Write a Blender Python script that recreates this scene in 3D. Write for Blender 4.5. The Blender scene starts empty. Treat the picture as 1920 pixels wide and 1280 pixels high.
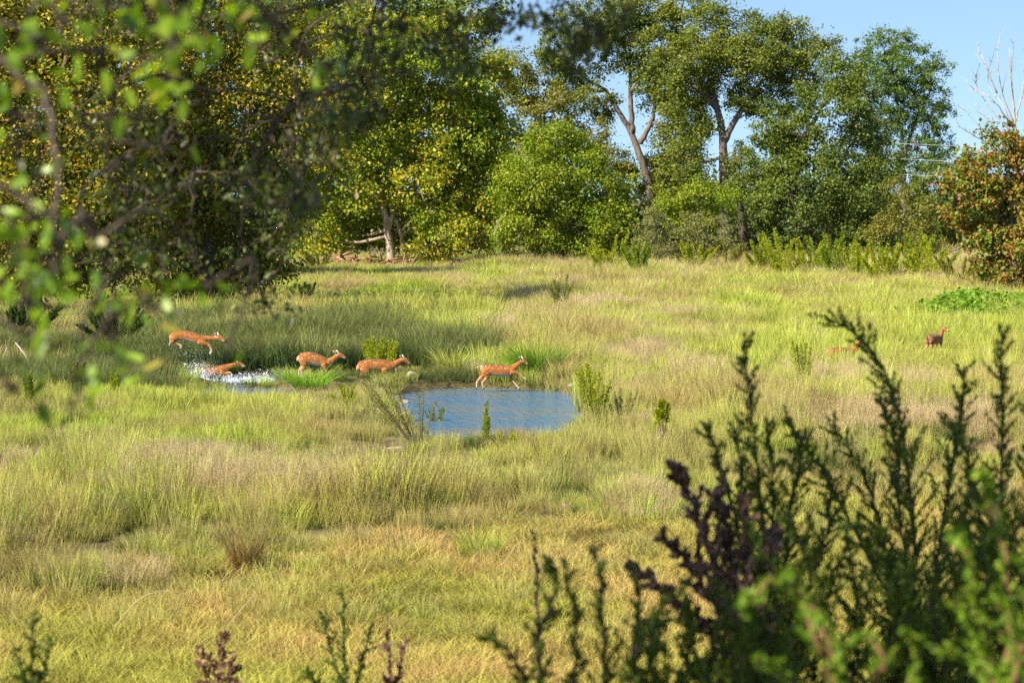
import bpy, math, random
import numpy as np
from mathutils import Vector, Matrix, kdtree

# ------------------------------------------------------------------ camera, sky, sun
SC = bpy.context.scene
COL = SC.collection
FPX = 1920 * 85 / 36.0            # focal length in photo pixels
HORIZON = 365.0                   # photo row of the horizon
CAMZ = 6.0
PITCH = math.atan((640 - HORIZON) / FPX)

cam_d = bpy.data.cameras.new('camera')
cam = bpy.data.objects.new('camera', cam_d)
COL.objects.link(cam)
cam.location = (0, 0, CAMZ)
cam.rotation_euler = (math.pi / 2 - PITCH, 0, 0)
cam_d.lens = 85; cam_d.sensor_width = 36
cam_d.clip_start = 0.1; cam_d.clip_end = 3000
cam_d.dof.use_dof = True
cam_d.dof.focus_distance = 82
cam_d.dof.aperture_fstop = 2.7
SC.camera = cam

SUN_EL = math.radians(40)
SUN_AZ = math.atan2(-0.80, -0.60)       # clockwise from +Y: behind the camera, to the left
sun_vec = Vector((math.sin(SUN_AZ) * math.cos(SUN_EL), math.cos(SUN_AZ) * math.cos(SUN_EL), math.sin(SUN_EL)))

w = bpy.data.worlds.new('World'); SC.world = w; w.use_nodes = True
nt = w.node_tree
bg = nt.nodes['Background']
sky = nt.nodes.new('ShaderNodeTexSky'); sky.sky_type = 'NISHITA'; sky.sun_disc = False
sky.sun_elevation = SUN_EL; sky.sun_rotation = SUN_AZ
sky.altitude = 300; sky.air_density = 1.0; sky.dust_density = 0.8; sky.ozone_density = 3.0
tcw = nt.nodes.new('ShaderNodeTexCoord'); mpw = nt.nodes.new('ShaderNodeMapping')
mpw.inputs['Location'].default_value = (0, 0, .11)
nt.links.new(tcw.outputs['Generated'], mpw.inputs[0]); nt.links.new(mpw.outputs[0], sky.inputs[0])
nt.links.new(sky.outputs[0], bg.inputs['Color']); bg.inputs['Strength'].default_value = 0.085

sl = bpy.data.lights.new('sun', 'SUN'); sl.energy = 5.0; sl.angle = math.radians(0.5); sl.color = (1.0, 0.90, 0.74)
so = bpy.data.objects.new('sun', sl); COL.objects.link(so)
so.rotation_euler = sun_vec.to_track_quat('Z', 'Y').to_euler(); so.location = (-40, -30, 60)

SC.view_settings.view_transform = 'Standard'; SC.view_settings.look = 'None'
SC.view_settings.gamma = 1.0; SC.view_settings.use_curve_mapping = False
SC.view_settings.exposure = 1.12
SC.cycles.use_denoising = False
SC.cycles.max_bounces = 4; SC.cycles.diffuse_bounces = 2; SC.cycles.glossy_bounces = 2
SC.cycles.transmission_bounces = 4; SC.cycles.transparent_max_bounces = 6
SC.cycles.caustics_reflective = False; SC.cycles.caustics_refractive = False
SC.cycles.use_adaptive_sampling = False

# ------------------------------------------------------------------ helpers
RNG = np.random.default_rng(7)
CP, SP = math.cos(PITCH), math.sin(PITCH)

def at(px, py, d):
    """world point seen at photo pixel (px, py) at forward distance d (metres along +Y)"""
    a = (px - 960) / FPX; b = (640 - py) / FPX
    dy = CP + b * SP; dz = -SP + b * CP
    t = d / dy
    return np.array([a * t, d, CAMZ + dz * t])

def proj(x, y, z):
    zz = z - CAMZ
    f = y * CP - zz * SP
    u = y * SP + zz * CP
    return 960 + FPX * x / f, 640 - FPX * u / f

def on_plane(px, py, z=0.0):
    a = (px - 960) / FPX; b = (640 - py) / FPX
    dy = CP + b * SP; dz = -SP + b * CP
    t = (z - CAMZ) / dz
    return np.array([a * t, dy * t, z])

def vnoise(x, y, seed=0):
    x = np.asarray(x, float); y = np.asarray(y, float)
    xi = np.floor(x).astype(np.int64); yi = np.floor(y).astype(np.int64)
    fx = x - xi; fy = y - yi
    fx = fx * fx * (3 - 2 * fx); fy = fy * fy * (3 - 2 * fy)
    def h(a, b):
        n = (a * 374761393 + b * 668265263 + seed * 1442695041) & 0xFFFFFFFF
        n = ((n ^ (n >> 13)) * 1274126177) & 0xFFFFFFFF
        return ((n ^ (n >> 16)) & 0xFFFF) / 65535.0
    return (h(xi, yi) * (1 - fx) + h(xi + 1, yi) * fx) * (1 - fy) + (h(xi, yi + 1) * (1 - fx) + h(xi + 1, yi + 1) * fx) * fy

def sstep(a, b, x):
    t = np.clip((np.asarray(x, float) - a) / (b - a), 0, 1)
    return t * t * (3 - 2 * t)

# water bodies: capsules (px0,py0,px1,py1, radius m) laid on the water plane
WATER_Z = -0.16
_caps = []
for (x0, y0, x1, y1, r) in [
        (-250, 678, 60, 680, 1.6), (60, 682, 330, 704, 1.6), (420, 712, 500, 714, 2.5), (425, 738, 520, 740, 2.3), (450, 762, 530, 764, 1.7), (590, 716, 700, 710, 1.3),
        (600, 748, 780, 748, 1.0), (905, 742, 922, 775, 2.75), (922, 775, 930, 800, 2.4), (928, 800, 918, 835, 2.0), (735, 886, 705, 902, .95)]:
    _caps.append((on_plane(x0, y0, WATER_Z)[:2], on_plane(x1, y1, WATER_Z)[:2], r))
_far = [(on_plane(540, 566, WATER_Z)[:2], on_plane(860, 568, WATER_Z)[:2], 5.0), (on_plane(200, 600, WATER_Z)[:2], on_plane(540, 570, WATER_Z)[:2], 4.0)]

def water_sdf(x, y):
    x = np.asarray(x, float); y = np.asarray(y, float)
    best = np.full(x.shape, 1e9)
    for a, b, r in _caps + _far:
        ab = b - a; L = max(ab @ ab, 1e-9)
        t = np.clip(((x - a[0]) * ab[0] + (y - a[1]) * ab[1]) / L, 0, 1)
        d = np.hypot(x - a[0] - t * ab[0], y - a[1] - t * ab[1]) - r
        best = np.minimum(best, d)
    return best + (vnoise(x * .9, y * .5, 3) - .5) * 0.6

def H(x, y):
    x = np.asarray(x, float); y = np.asarray(y, float)
    lin = 4.35 - 0.165 * y
    bank = np.log1p(np.exp(np.clip(lin * 2.2, -30, 30))) / 2.2
    bank = np.where(lin * 2.2 > 29, lin, bank)
    n = vnoise(x * .12, y * .12, 1) * .16 + vnoise(x * .45, y * .45, 2) * .10
    mound = 0.35 * np.exp(-((x + 7) / 6) ** 2 - ((y - 93) / 5) ** 2) + 0.3 * np.exp(-((x - 6) / 7) ** 2 - ((y - 92) / 8) ** 2)
    z = bank + n + mound
    s = water_sdf(x, y)
    k = sstep(0.45, -0.35, s)
    return z * (1 - k) + (-0.5) * k

def ground(px, py):
    z = 0.0
    for _ in range(12):
        p = on_plane(px, py, z)
        z = .5 * z + .5 * float(H(p[0], p[1]))
    return np.array([p[0], p[1], float(H(p[0], p[1]))])

def link(o, parent=None):
    COL.objects.link(o)
    if parent is not None: o.parent = parent
    return o

def tag(o, label=None, cat=None, group=None, kind=None):
    if label: o['label'] = label
    if cat: o['category'] = cat
    if group: o['group'] = group
    if kind: o['kind'] = kind
    return o

def empty(name, loc, label, cat, group=None, rz=0.0):
    o = bpy.data.objects.new(name, None); o.empty_display_size = .2
    o.location = loc; o.rotation_euler = (0, 0, rz)
    COL.objects.link(o)
    return tag(o, label, cat, group)

def mesh(name, V, F, mats=None, smooth=False, attr=None, mi=None):
    """V (n,3); F (m,3) or (m,4)"""
    V = np.asarray(V, np.float32); F = np.asarray(F, np.int32)
    me = bpy.data.meshes.new(name)
    k = F.shape[1]
    me.vertices.add(len(V)); me.vertices.foreach_set('co', V.ravel())
    me.loops.add(F.size); me.loops.foreach_set('vertex_index', F.ravel())
    me.polygons.add(len(F))
    me.polygons.foreach_set('loop_start', np.arange(len(F), dtype=np.int32) * k)
    if mi is not None: me.polygons.foreach_set('material_index', np.asarray(mi, np.int32))
    if attr:
        for an, (dt, vals) in attr.items():
            at_ = me.attributes.new(an, dt, 'POINT')
            if dt == 'FLOAT': at_.data.foreach_set('value', np.asarray(vals, np.float32))
            else: at_.data.foreach_set('color', np.asarray(vals, np.float32).ravel())
    me.update(calc_edges=True)
    if smooth: me.polygons.foreach_set('use_smooth', np.ones(len(F), bool))
    for m in (mats if isinstance(mats, (list, tuple)) else [mats]):
        if m: me.materials.append(m)
    return me

def obj(name, me, parent=None, loc=None):
    o = bpy.data.objects.new(name, me)
    if loc is not None: o.location = loc
    return link(o, parent)

def unit(v):
    return v / np.maximum(np.linalg.norm(v, axis=-1, keepdims=True), 1e-9)

class Acc:
    """collects triangles / quads (quads stored as two triangles)"""
    def __init__(s): s.V = []; s.F = []; s.n = 0; s.h = []
    def add(s, V, F, h=None):
        V = np.asarray(V, float); F = np.asarray(F, int)
        if F.shape[1] == 4: F = np.concatenate([F[:, [0, 1, 2]], F[:, [0, 2, 3]]])
        s.V.append(V); s.F.append(F + s.n); s.n += len(V)
        s.h.append(np.zeros(len(V)) if h is None else np.broadcast_to(h, (len(V),)))
    def tube(s, pts, rad, sides=6, h=0.0):
        pts = np.asarray(pts, float); n = len(pts)
        rad = np.broadcast_to(np.asarray(rad, float), (n,))
        T = unit(np.gradient(pts, axis=0))
        ref = np.array([0, 0, 1.0]) if abs(T[0, 2]) < .9 else np.array([1.0, 0, 0])
        A = unit(np.cross(T, ref)); B = np.cross(T, A)
        th = np.arange(sides) * 2 * np.pi / sides
        V = pts[:, None] + rad[:, None, None] * (A[:, None] * np.cos(th)[None, :, None] + B[:, None] * np.sin(th)[None, :, None])
        i = np.arange(n - 1)[:, None] * sides; j = np.arange(sides)[None]; j2 = (j + 1) % sides
        F = np.stack([i + j, i + j2, i + sides + j2, i + sides + j], -1).reshape(-1, 4)
        cap = np.concatenate([np.stack([np.zeros(sides - 2, int), np.arange(2, sides), np.arange(1, sides - 1)], -1),
                              (n - 1) * sides + np.stack([np.zeros(sides - 2, int), np.arange(1, sides - 1), np.arange(2, sides)], -1)])
        F3 = np.concatenate([F[:, [0, 1, 2]], F[:, [0, 2, 3]], cap])
        s.add(V.reshape(-1, 3), F3, h)
    def leaves(s, C, A, N, L, W, fold=.15, h=None):
        """kite leaves: centre, axis, normal, length, width"""
        C = np.asarray(C, float); n = len(C)
        if n == 0: return
        A = unit(np.asarray(A, float)); B = unit(np.cross(N, A)); N = np.cross(A, B)
        L = np.broadcast_to(np.asarray(L, float), (n,))[:, None]; W = np.broadcast_to(np.asarray(W, float), (n,))[:, None]
        V = np.stack([C - A * L / 2, C + B * W / 2 - A * L * .08 + N * W * fold, C + A * L / 2, C - B * W / 2 - A * L * .08 + N * W * fold], 1).reshape(-1, 3)
        q = np.arange(n)[:, None] * 4
        F = np.concatenate([q + np.array([[0, 3, 2]]), q + np.array([[0, 2, 1]])], 1).reshape(-1, 3)
        s.add(V, F, None if h is None else np.repeat(np.broadcast_to(h, (n,)), 4))
    def mesh(s, name, mat, smooth=False, attr=True):
        V = np.concatenate(s.V); F = np.concatenate(s.F)
        return mesh(name, V, F, mat, smooth, {'h': ('FLOAT', np.concatenate(s.h))} if attr else None)

def curve(p, n):
    """Catmull-Rom resample of control points"""
    p = np.asarray(p, float)
    if len(p) == 2: return p[0] + (p[1] - p[0]) * np.linspace(0, 1, n)[:, None]
    P = np.vstack([2 * p[0] - p[1], p, 2 * p[-1] - p[-2]])
    t = np.linspace(0, len(p) - 1 - 1e-6, n); i = t.astype(int); f = (t - i)[:, None]
    a, b, c, d = P[i], P[i + 1], P[i + 2], P[i + 3]
    return .5 * (2 * b + (c - a) * f + (2 * a - 5 * b + 4 * c - d) * f ** 2 + (3 * b - a - 3 * c + d) * f ** 3)

# ------------------------------------------------------------------ materials
def new_mat(name):
    m = bpy.data.materials.new(name); m.use_nodes = True
    nt = m.node_tree; nt.nodes.clear()
    return m, nt, nt.nodes.new, nt.links.new

def ramp(nd, stops, constant=False):
    cr = nd.color_ramp
    cr.interpolation = 'CONSTANT' if constant else 'LINEAR'
    while len(cr.elements) < len(stops): cr.elements.new(.5)
    for e, (p, c) in zip(cr.elements, stops):
        e.position = p; e.color = (*c, 1)

def leaf_mat(name, stops, noise_col=None, noise_scale=.35, noise_amt=.5, trans=.35, rough=.5, spec=.25):
    """random colour per leaf, patchy second colour by position, part of the light passes through"""
    m, nt, N, Lk = new_mat(name)
    geo = N('ShaderNodeNewGeometry')
    r = N('ShaderNodeValToRGB'); ramp(r, stops)
    oi = N('ShaderNodeObjectInfo'); ad = N('ShaderNodeMath'); ad.operation = 'ADD'; fr = N('ShaderNodeMath'); fr.operation = 'FRACT'
    Lk(geo.outputs['Random Per Island'], ad.inputs[0]); Lk(oi.outputs['Random'], ad.inputs[1]); Lk(ad.outputs[0], fr.inputs[0]); Lk(fr.outputs[0], r.inputs[0])
    col = r.outputs[0]
    if noise_col:
        tn = N('ShaderNodeTexNoise'); tn.inputs['Scale'].default_value = noise_scale; tn.inputs['Detail'].default_value = 3
        Lk(geo.outputs['Position'], tn.inputs['Vector'])
        mr = N('ShaderNodeMapRange'); mr.inputs[1].default_value = .45; mr.inputs[2].default_value = .65; mr.inputs[4].default_value = noise_amt
        Lk(tn.outputs[0], mr.inputs[0])
        mx = N('ShaderNodeMix'); mx.data_type = 'RGBA'
        Lk(mr.outputs[0], mx.inputs[0]); Lk(col, mx.inputs[6]); mx.inputs[7].default_value = (*noise_col, 1)
        col = mx.outputs[2]
    b = N('ShaderNodeBsdfPrincipled'); b.inputs['Roughness'].default_value = rough
    b.inputs['Specular IOR Level'].default_value = spec
    Lk(col, b.inputs['Base Color'])
    t = N('ShaderNodeBsdfTranslucent')
    hs = N('ShaderNodeHueSaturation'); hs.inputs['Saturation'].default_value = 1.1; hs.inputs['Value'].default_value = 1.3
    Lk(col, hs.inputs['Color']); Lk(hs.outputs[0], t.inputs['Color'])
    ms = N('ShaderNodeMixShader'); ms.inputs[0].default_value = trans
    Lk(b.outputs[0], ms.inputs[1]); Lk(t.outputs[0], ms.inputs[2])
    o = N('ShaderNodeOutputMaterial'); Lk(ms.outputs[0], o.inputs[0])
    return m

def grass_mat(name, base, mid, tip, alt, alt_amt=.7, scale=.16, trans=.3, var=.65):
    """colour runs along the blade (attribute h); patches of a second colour over the field; each tuft a little different"""
    m, nt, N, Lk = new_mat(name)
    a = N('ShaderNodeAttribute'); a.attribute_name = 'h'
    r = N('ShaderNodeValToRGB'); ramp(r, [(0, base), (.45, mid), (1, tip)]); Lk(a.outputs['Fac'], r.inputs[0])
    geo = N('ShaderNodeNewGeometry')
    tn = N('ShaderNodeTexNoise'); tn.inputs['Scale'].default_value = scale; tn.inputs['Detail'].default_value = 4
    mp = N('ShaderNodeMapping'); mp.inputs['Scale'].default_value = (1, .55, .3)
    Lk(geo.outputs['Position'], mp.inputs[0]); Lk(mp.outputs[0], tn.inputs['Vector'])
    mr = N('ShaderNodeMapRange'); mr.inputs[1].default_value = .42; mr.inputs[2].default_value = .62; mr.inputs[4].default_value = alt_amt
    Lk(tn.outputs[0], mr.inputs[0])
    mx = N('ShaderNodeMix'); mx.data_type = 'RGBA'; Lk(mr.outputs[0], mx.inputs[0]); Lk(r.outputs[0], mx.inputs[6]); mx.inputs[7].default_value = (*alt, 1)
    oi = N('ShaderNodeObjectInfo')
    ad = N('ShaderNodeMath'); ad.operation = 'ADD'; Lk(oi.outputs['Random'], ad.inputs[0]); Lk(geo.outputs['Random Per Island'], ad.inputs[1])
    v = N('ShaderNodeMapRange'); v.inputs[2].default_value = 2; v.inputs[3].default_value = 1 - var; v.inputs[4].default_value = 1 + var
    Lk(ad.outputs[0], v.inputs[0])
    hh = N('ShaderNodeMapRange'); hh.inputs[3].default_value = .475; hh.inputs[4].default_value = .525; Lk(geo.outputs['Random Per Island'], hh.inputs[0])
    hs = N('ShaderNodeHueSaturation'); Lk(v.outputs[0], hs.inputs['Value']); Lk(hh.outputs[0], hs.inputs['Hue']); Lk(mx.outputs[2], hs.inputs['Color'])
    d = N('ShaderNodeBsdfPrincipled'); d.inputs['Roughness'].default_value = .6; d.inputs['Specular IOR Level'].default_value = .2
    Lk(hs.outputs[0], d.inputs['Base Color'])
    t = N('ShaderNodeBsdfTranslucent'); Lk(hs.outputs[0], t.inputs['Color'])
    ms = N('ShaderNodeMixShader'); ms.inputs[0].default_value = trans; Lk(d.outputs[0], ms.inputs[1]); Lk(t.outputs[0], ms.inputs[2])
    o = N('ShaderNodeOutputMaterial'); Lk(ms.outputs[0], o.inputs[0])
    return m

def surf_mat(name, c1, c2, scale=3.0, rough=.9, bump=.4, stretch=(1, 1, 1), c3=None):
    m, nt, N, Lk = new_mat(name)
    tc = N('ShaderNodeTexCoord'); mp = N('ShaderNodeMapping'); mp.inputs['Scale'].default_value = stretch
    Lk(tc.outputs['Object'], mp.inputs[0])
    tn = N('ShaderNodeTexNoise'); tn.inputs['Scale'].default_value = scale; tn.inputs['Detail'].default_value = 8; tn.inputs['Roughness'].default_value = .65
    Lk(mp.outputs[0], tn.inputs['Vector'])
    r = N('ShaderNodeValToRGB'); ramp(r, [(.3, c1), (.5, c2), (.7, c3 or c2)]); Lk(tn.outputs[0], r.inputs[0])
    b = N('ShaderNodeBsdfPrincipled'); b.inputs['Roughness'].default_value = rough; Lk(r.outputs[0], b.inputs['Base Color'])
    b.inputs['Specular IOR Level'].default_value = .25
    bp = N('ShaderNodeBump'); bp.inputs['Strength'].default_value = bump; bp.inputs['Distance'].default_value = .05
    Lk(tn.outputs[0], bp.inputs['Height']); Lk(bp.outputs[0], b.inputs['Normal'])
    o = N('ShaderNodeOutputMaterial'); Lk(b.outputs[0], o.inputs[0])
    return m

M = {}
M['ground'] = surf_mat('ground_soil', (.06, .048, .024), (.12, .10, .038), .9, 1, .6, c3=(.18, .155, .06))
M['bark'] = surf_mat('grey_bark', (.07, .055, .045), (.16, .13, .11), 5, .95, .8, (1, 1, .25), (.24, .20, .17))
M['pale_bark'] = surf_mat('sycamore_bark', (.18, .12, .08), (.40, .31, .22), 3, .9, .4, (1, 1, .5), (.55, .46, .36))
M['dark_bark'] = surf_mat('oak_bark', (.03, .022, .018), (.08, .06, .048), 14, .95, .7, (1, 1, .25), (.13, .10, .08))
M['dead_wood'] = surf_mat('bleached_wood', (.22, .17, .14), (.42, .36, .32), 6, .9, .5, (1, 1, .2), (.55, .5, .46))
M['debris'] = surf_mat('brown_driftwood', (.12, .06, .035), (.30, .16, .09), 6, .9, .5, (1, 1, 1), (.42, .27, .17))
M['stone'] = surf_mat('limestone', (.22, .17, .11), (.38, .32, .24), 4, .9, .8, c3=(.50, .44, .36))
M['pink_stone'] = surf_mat('pinkish_stone', (.30, .20, .15), (.42, .30, .23), 5, .9, .6, c3=(.5, .38, .3))
M['green_stem'] = surf_mat('green_stem', (.10, .09, .03), (.17, .15, .05), 12, .8, .2)
M['red_stem'] = surf_mat('reddish_stem', (.10, .05, .025), (.20, .10, .05), 12, .8, .2)

M['sycamore'] = leaf_mat('sycamore_leaf', [(0, (.08, .15, .016)), (.3, (.20, .28, .022)), (.6, (.40, .43, .034)), (.86, (.60, .52, .05)), (.95, (.55, .34, .045)), (1, (.48, .18, .04))],
                         (.19, .31, .024), .22, .7)
M['sycamore_gold'] = leaf_mat('golden_sycamore_leaf', [(0, (.06, .10, .013)), (.35, (.17, .20, .018)), (.6, (.36, .35, .032)), (.87, (.54, .42, .045)), (1, (.44, .18, .04))],
                              (.07, .11, .015), .22, .6)
M['elm'] = leaf_mat('elm_leaf', [(0, (.10, .16, .012)), (.5, (.23, .30, .018)), (.85, (.36, .40, .025)), (1, (.38, .33, .06))], (.14, .27, .014), .35, .6)
M['olive'] = leaf_mat('olive_leaf', [(0, (.11, .13, .022)), (.6, (.25, .25, .04)), (1, (.34, .29, .07))], (.12, .15, .03), .3, .5)
M['pecan'] = leaf_mat('pecan_leaf', [(0, (.05, .09, .018)), (.5, (.13, .18, .026)), (.85, (.24, .27, .035)), (1, (.32, .30, .06))], (.22, .25, .03), .18, .7)
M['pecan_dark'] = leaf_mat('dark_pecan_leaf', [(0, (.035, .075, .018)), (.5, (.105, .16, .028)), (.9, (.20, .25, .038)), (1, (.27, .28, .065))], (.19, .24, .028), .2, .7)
M['airy'] = leaf_mat('bright_airy_leaf', [(0, (.05, .11, .02)), (.5, (.12, .21, .03)), (1, (.22, .30, .05))], (.09, .16, .03), .3, .5)
M['rust'] = leaf_mat('rusty_sycamore_leaf', [(0, (.06, .12, .014)), (.35, (.16, .26, .024)), (.70, (.22, .27, .03)), (.75, (.36, .15, .045)), (1, (.42, .18, .055))], (.36, .15, .05), .35, .45)
M['pale_shrub'] = leaf_mat('pale_shrub_leaf', [(0, (.14, .17, .05)), (.6, (.25, .26, .07)), (1, (.34, .30, .10))], (.16, .20, .05), .5, .5)
M['bright_shrub'] = leaf_mat('bright_shrub_leaf', [(0, (.17, .24, .015)), (.6, (.36, .40, .02)), (1, (.50, .48, .035))], (.26, .34, .018), .5, .5)
M['vine'] = leaf_mat('vine_leaf', [(0, (.09, .19, .018)), (.6, (.18, .32, .025)), (1, (.28, .40, .04))], (.14, .27, .02), .4, .5)
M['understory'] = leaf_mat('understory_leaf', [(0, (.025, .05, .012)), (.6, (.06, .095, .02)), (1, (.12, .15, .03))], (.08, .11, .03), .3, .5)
M['oak'] = leaf_mat('oak_leaf', [(0, (.028, .05, .009)), (.5, (.07, .105, .014)), (.9, (.14, .17, .024)), (1, (.22, .15, .05))], None, trans=.35, rough=.36, spec=.4)  # darker copy of the oak leaf, shade put into the colour
M['oak_lit'] = leaf_mat('lit_oak_leaf', [(0, (.09, .17, .016)), (.5, (.18, .32, .022)), (.88, (.30, .46, .035)), (1, (.42, .30, .08))], None, trans=.4, rough=.36, spec=.4)  # brighter copy for the near sprays, sunlight painted into the leaf colour
M['juniper'] = leaf_mat('juniper_leaf', [(0, (.035, .07, .012)), (.6, (.09, .15, .018)), (1, (.20, .27, .024))], (.14, .19, .015), 2.0, .6)
M['juniper_bright'] = leaf_mat('bright_juniper_leaf', [(0, (.07, .14, .012)), (.6, (.17, .30, .018)), (1, (.30, .42, .03))], (.12, .24, .015), 2.0, .6)
M['dead_leaf'] = leaf_mat('dead_brown_leaf', [(0, (.09, .052, .034)), (.6, (.26, .15, .095)), (1, (.42, .27, .18))], None, trans=.2)
M['tan_leaf'] = leaf_mat('dry_tan_leaf', [(0, (.14, .08, .04)), (.6, (.28, .18, .09)), (1, (.4, .28, .15))], None, trans=.25)

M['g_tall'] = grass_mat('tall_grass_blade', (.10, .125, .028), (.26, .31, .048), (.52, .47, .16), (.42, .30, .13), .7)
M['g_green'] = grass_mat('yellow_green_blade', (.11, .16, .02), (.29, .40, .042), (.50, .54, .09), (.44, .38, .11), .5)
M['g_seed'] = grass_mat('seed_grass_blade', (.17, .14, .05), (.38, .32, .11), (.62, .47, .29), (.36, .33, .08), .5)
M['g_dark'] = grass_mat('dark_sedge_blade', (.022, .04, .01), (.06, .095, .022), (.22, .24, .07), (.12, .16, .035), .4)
M['g_short'] = grass_mat('short_turf_blade', (.15, .15, .025), (.33, .33, .045), (.50, .45, .10), (.50, .34, .12), .9, .30)
M['g_clump'] = grass_mat('bright_sedge_blade', (.17, .14, .03), (.14, .28, .018), (.28, .42, .03), (.19, .33, .02), .4, 1.2)
M['g_rust'] = grass_mat('rusty_grass_blade', (.13, .06, .025), (.24, .13, .05), (.34, .26, .10), (.18, .17, .05), .5, .8)
M['g_straw'] = grass_mat('straw_stem', (.34, .26, .12), (.44, .35, .18), (.52, .42, .24), (.4, .32, .16), .3)

# ------------------------------------------------------------------ ground and water
def build_ground():
    xs = np.concatenate([-np.geomspace(1500, 32, 24), np.arange(-31, 31.01, .42), np.geomspace(32, 1500, 24)])
    ys = np.concatenate([np.arange(-24, 34, 1.0), np.arange(34, 104, .45), np.arange(104, 210, 1.6), np.geomspace(211, 2600, 26)])
    X, Y = np.meshgrid(xs, ys)
    Z = H(X, Y)
    V = np.stack([X, Y, Z], -1).reshape(-1, 3)
    nx = len(xs); i = np.arange(len(ys) - 1)[:, None] * nx; j = np.arange(nx - 1)[None]
    F = np.stack([i + j, i + j + 1, i + nx + j + 1, i + nx + j], -1).reshape(-1, 4)
    tag(obj('ground', mesh('ground', V, F, M['ground'], True)), kind='structure')

def water_mat(name, c, bump, scale):
    m, nt, N, Lk = new_mat(name)
    geo = N('ShaderNodeNewGeometry'); mp = N('ShaderNodeMapping'); mp.inputs['Scale'].default_value = (1, .45, 1)
    Lk(geo.outputs['Position'], mp.inputs[0])
    tn = N('ShaderNodeTexNoise'); tn.inputs['Scale'].default_value = scale; tn.inputs['Detail'].default_value = 4; tn.inputs['Roughness'].default_value = .6
    Lk(mp.outputs[0], tn.inputs['Vector'])
    tn2 = N('ShaderNodeTexNoise'); tn2.inputs['Scale'].default_value = .5; tn2.inputs['Detail'].default_value = 3
    Lk(geo.outputs['Position'], tn2.inputs['Vector'])
    r = N('ShaderNodeValToRGB'); ramp(r, [(.42, c), (.66, (.14, .18, .19))]); Lk(tn2.outputs[0], r.inputs[0])
    bp = N('ShaderNodeBump'); bp.inputs['Strength'].default_value = bump; bp.inputs['Distance'].default_value = .12
    Lk(tn.outputs[0], bp.inputs['Height'])
    b = N('ShaderNodeBsdfPrincipled'); b.inputs['Roughness'].default_value = .08; b.inputs['IOR'].default_value = 1.33
    Lk(r.outputs[0], b.inputs['Base Color']); Lk(bp.outputs[0], b.inputs['Normal'])
    o = N('ShaderNodeOutputMaterial'); Lk(b.outputs[0], o.inputs[0])
    return m

def build_water():
    def sheet(name, x0, x1, y0, y1, mat):
        V = [(x0, y0, WATER_Z), (x1, y0, WATER_Z), (x1, y1, WATER_Z), (x0, y1, WATER_Z)]
        tag(obj(name, mesh(name, V, [(0, 1, 2, 3)], mat)), kind='structure')
    sheet('stream_water', -45, 8, 44, 101, water_mat('rippled_water', (.06, .17, .31), 1.0, 5.0))
    sheet('pond_water', -45, 8, 104, 160, water_mat('still_water', (.05, .07, .06), .25, 2.0))

build_ground(); build_water()

# ------------------------------------------------------------------ grass
def blades(acc, n, height, spread, lean, width, rng, curl=.35, hvar=.35, seeds=0, seed_size=.02, segs=3, droop=0.0, stiff=0.0):
    for k in range(n):
        hgt = height * (1 - hvar * rng.random())
        if rng.random() < stiff: hgt *= 1.3
        a = rng.random() * 6.283; rr = spread * math.sqrt(rng.random())
        b = np.array([rr * math.cos(a), rr * math.sin(a), -.05])
        la = a + rng.normal() * .9; lm = lean * (0.3 + rng.random())
        t = np.linspace(0, 1, segs + 1)
        D = np.array([math.cos(la), math.sin(la), 0])
        pts = b + np.outer(t, [0, 0, hgt]) + np.outer(t ** 1.8 * lm * hgt * (1 + curl), D)
        pts[:, 2] -= droop * hgt * t ** 3 * rng.random()
        fa = rng.random() * 6.283; Wd = np.array([math.cos(fa), math.sin(fa), 0])
        wv = width * (.6 + .8 * rng.random()) * (1 - t * .85)
        L = pts - np.outer(wv / 2, Wd); R = pts + np.outer(wv / 2, Wd)
        V = np.empty((2 * (segs + 1), 3)); V[0::2] = L; V[1::2] = R
        F = [(2 * i, 2 * i + 1, 2 * i + 3, 2 * i + 2) for i in range(segs)]
        acc.add(V, F, np.repeat(t, 2))
        if seeds and rng.random() < .6:
            ns = seeds
            tt = 1 - rng.random(ns) * .38
            c = b + np.outer(tt, [0, 0, hgt]) + np.outer(tt ** 1.8 * lm * hgt * (1 + curl), D) + rng.normal(size=(ns, 3)) * np.array([.05, .05, .02]) * height
            A = rng.normal(size=(ns, 3)) + np.array([0, 0, 1.2])
            acc.leaves(c, A, rng.normal(size=(ns, 3)), seed_size * (1 + rng.random(ns)), seed_size * .35, h=1.0)

def proto_set(name, mat, count, seed, **kw):
    c = bpy.data.collections.new(name)
    for i in range(count):
        rng = np.random.default_rng(seed + i)
        acc = Acc(); blades(acc, rng=rng, **kw)
        c.objects.link(bpy.data.objects.new('%s_%d' % (name, i), acc.mesh(name, mat)))
    return c

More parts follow.
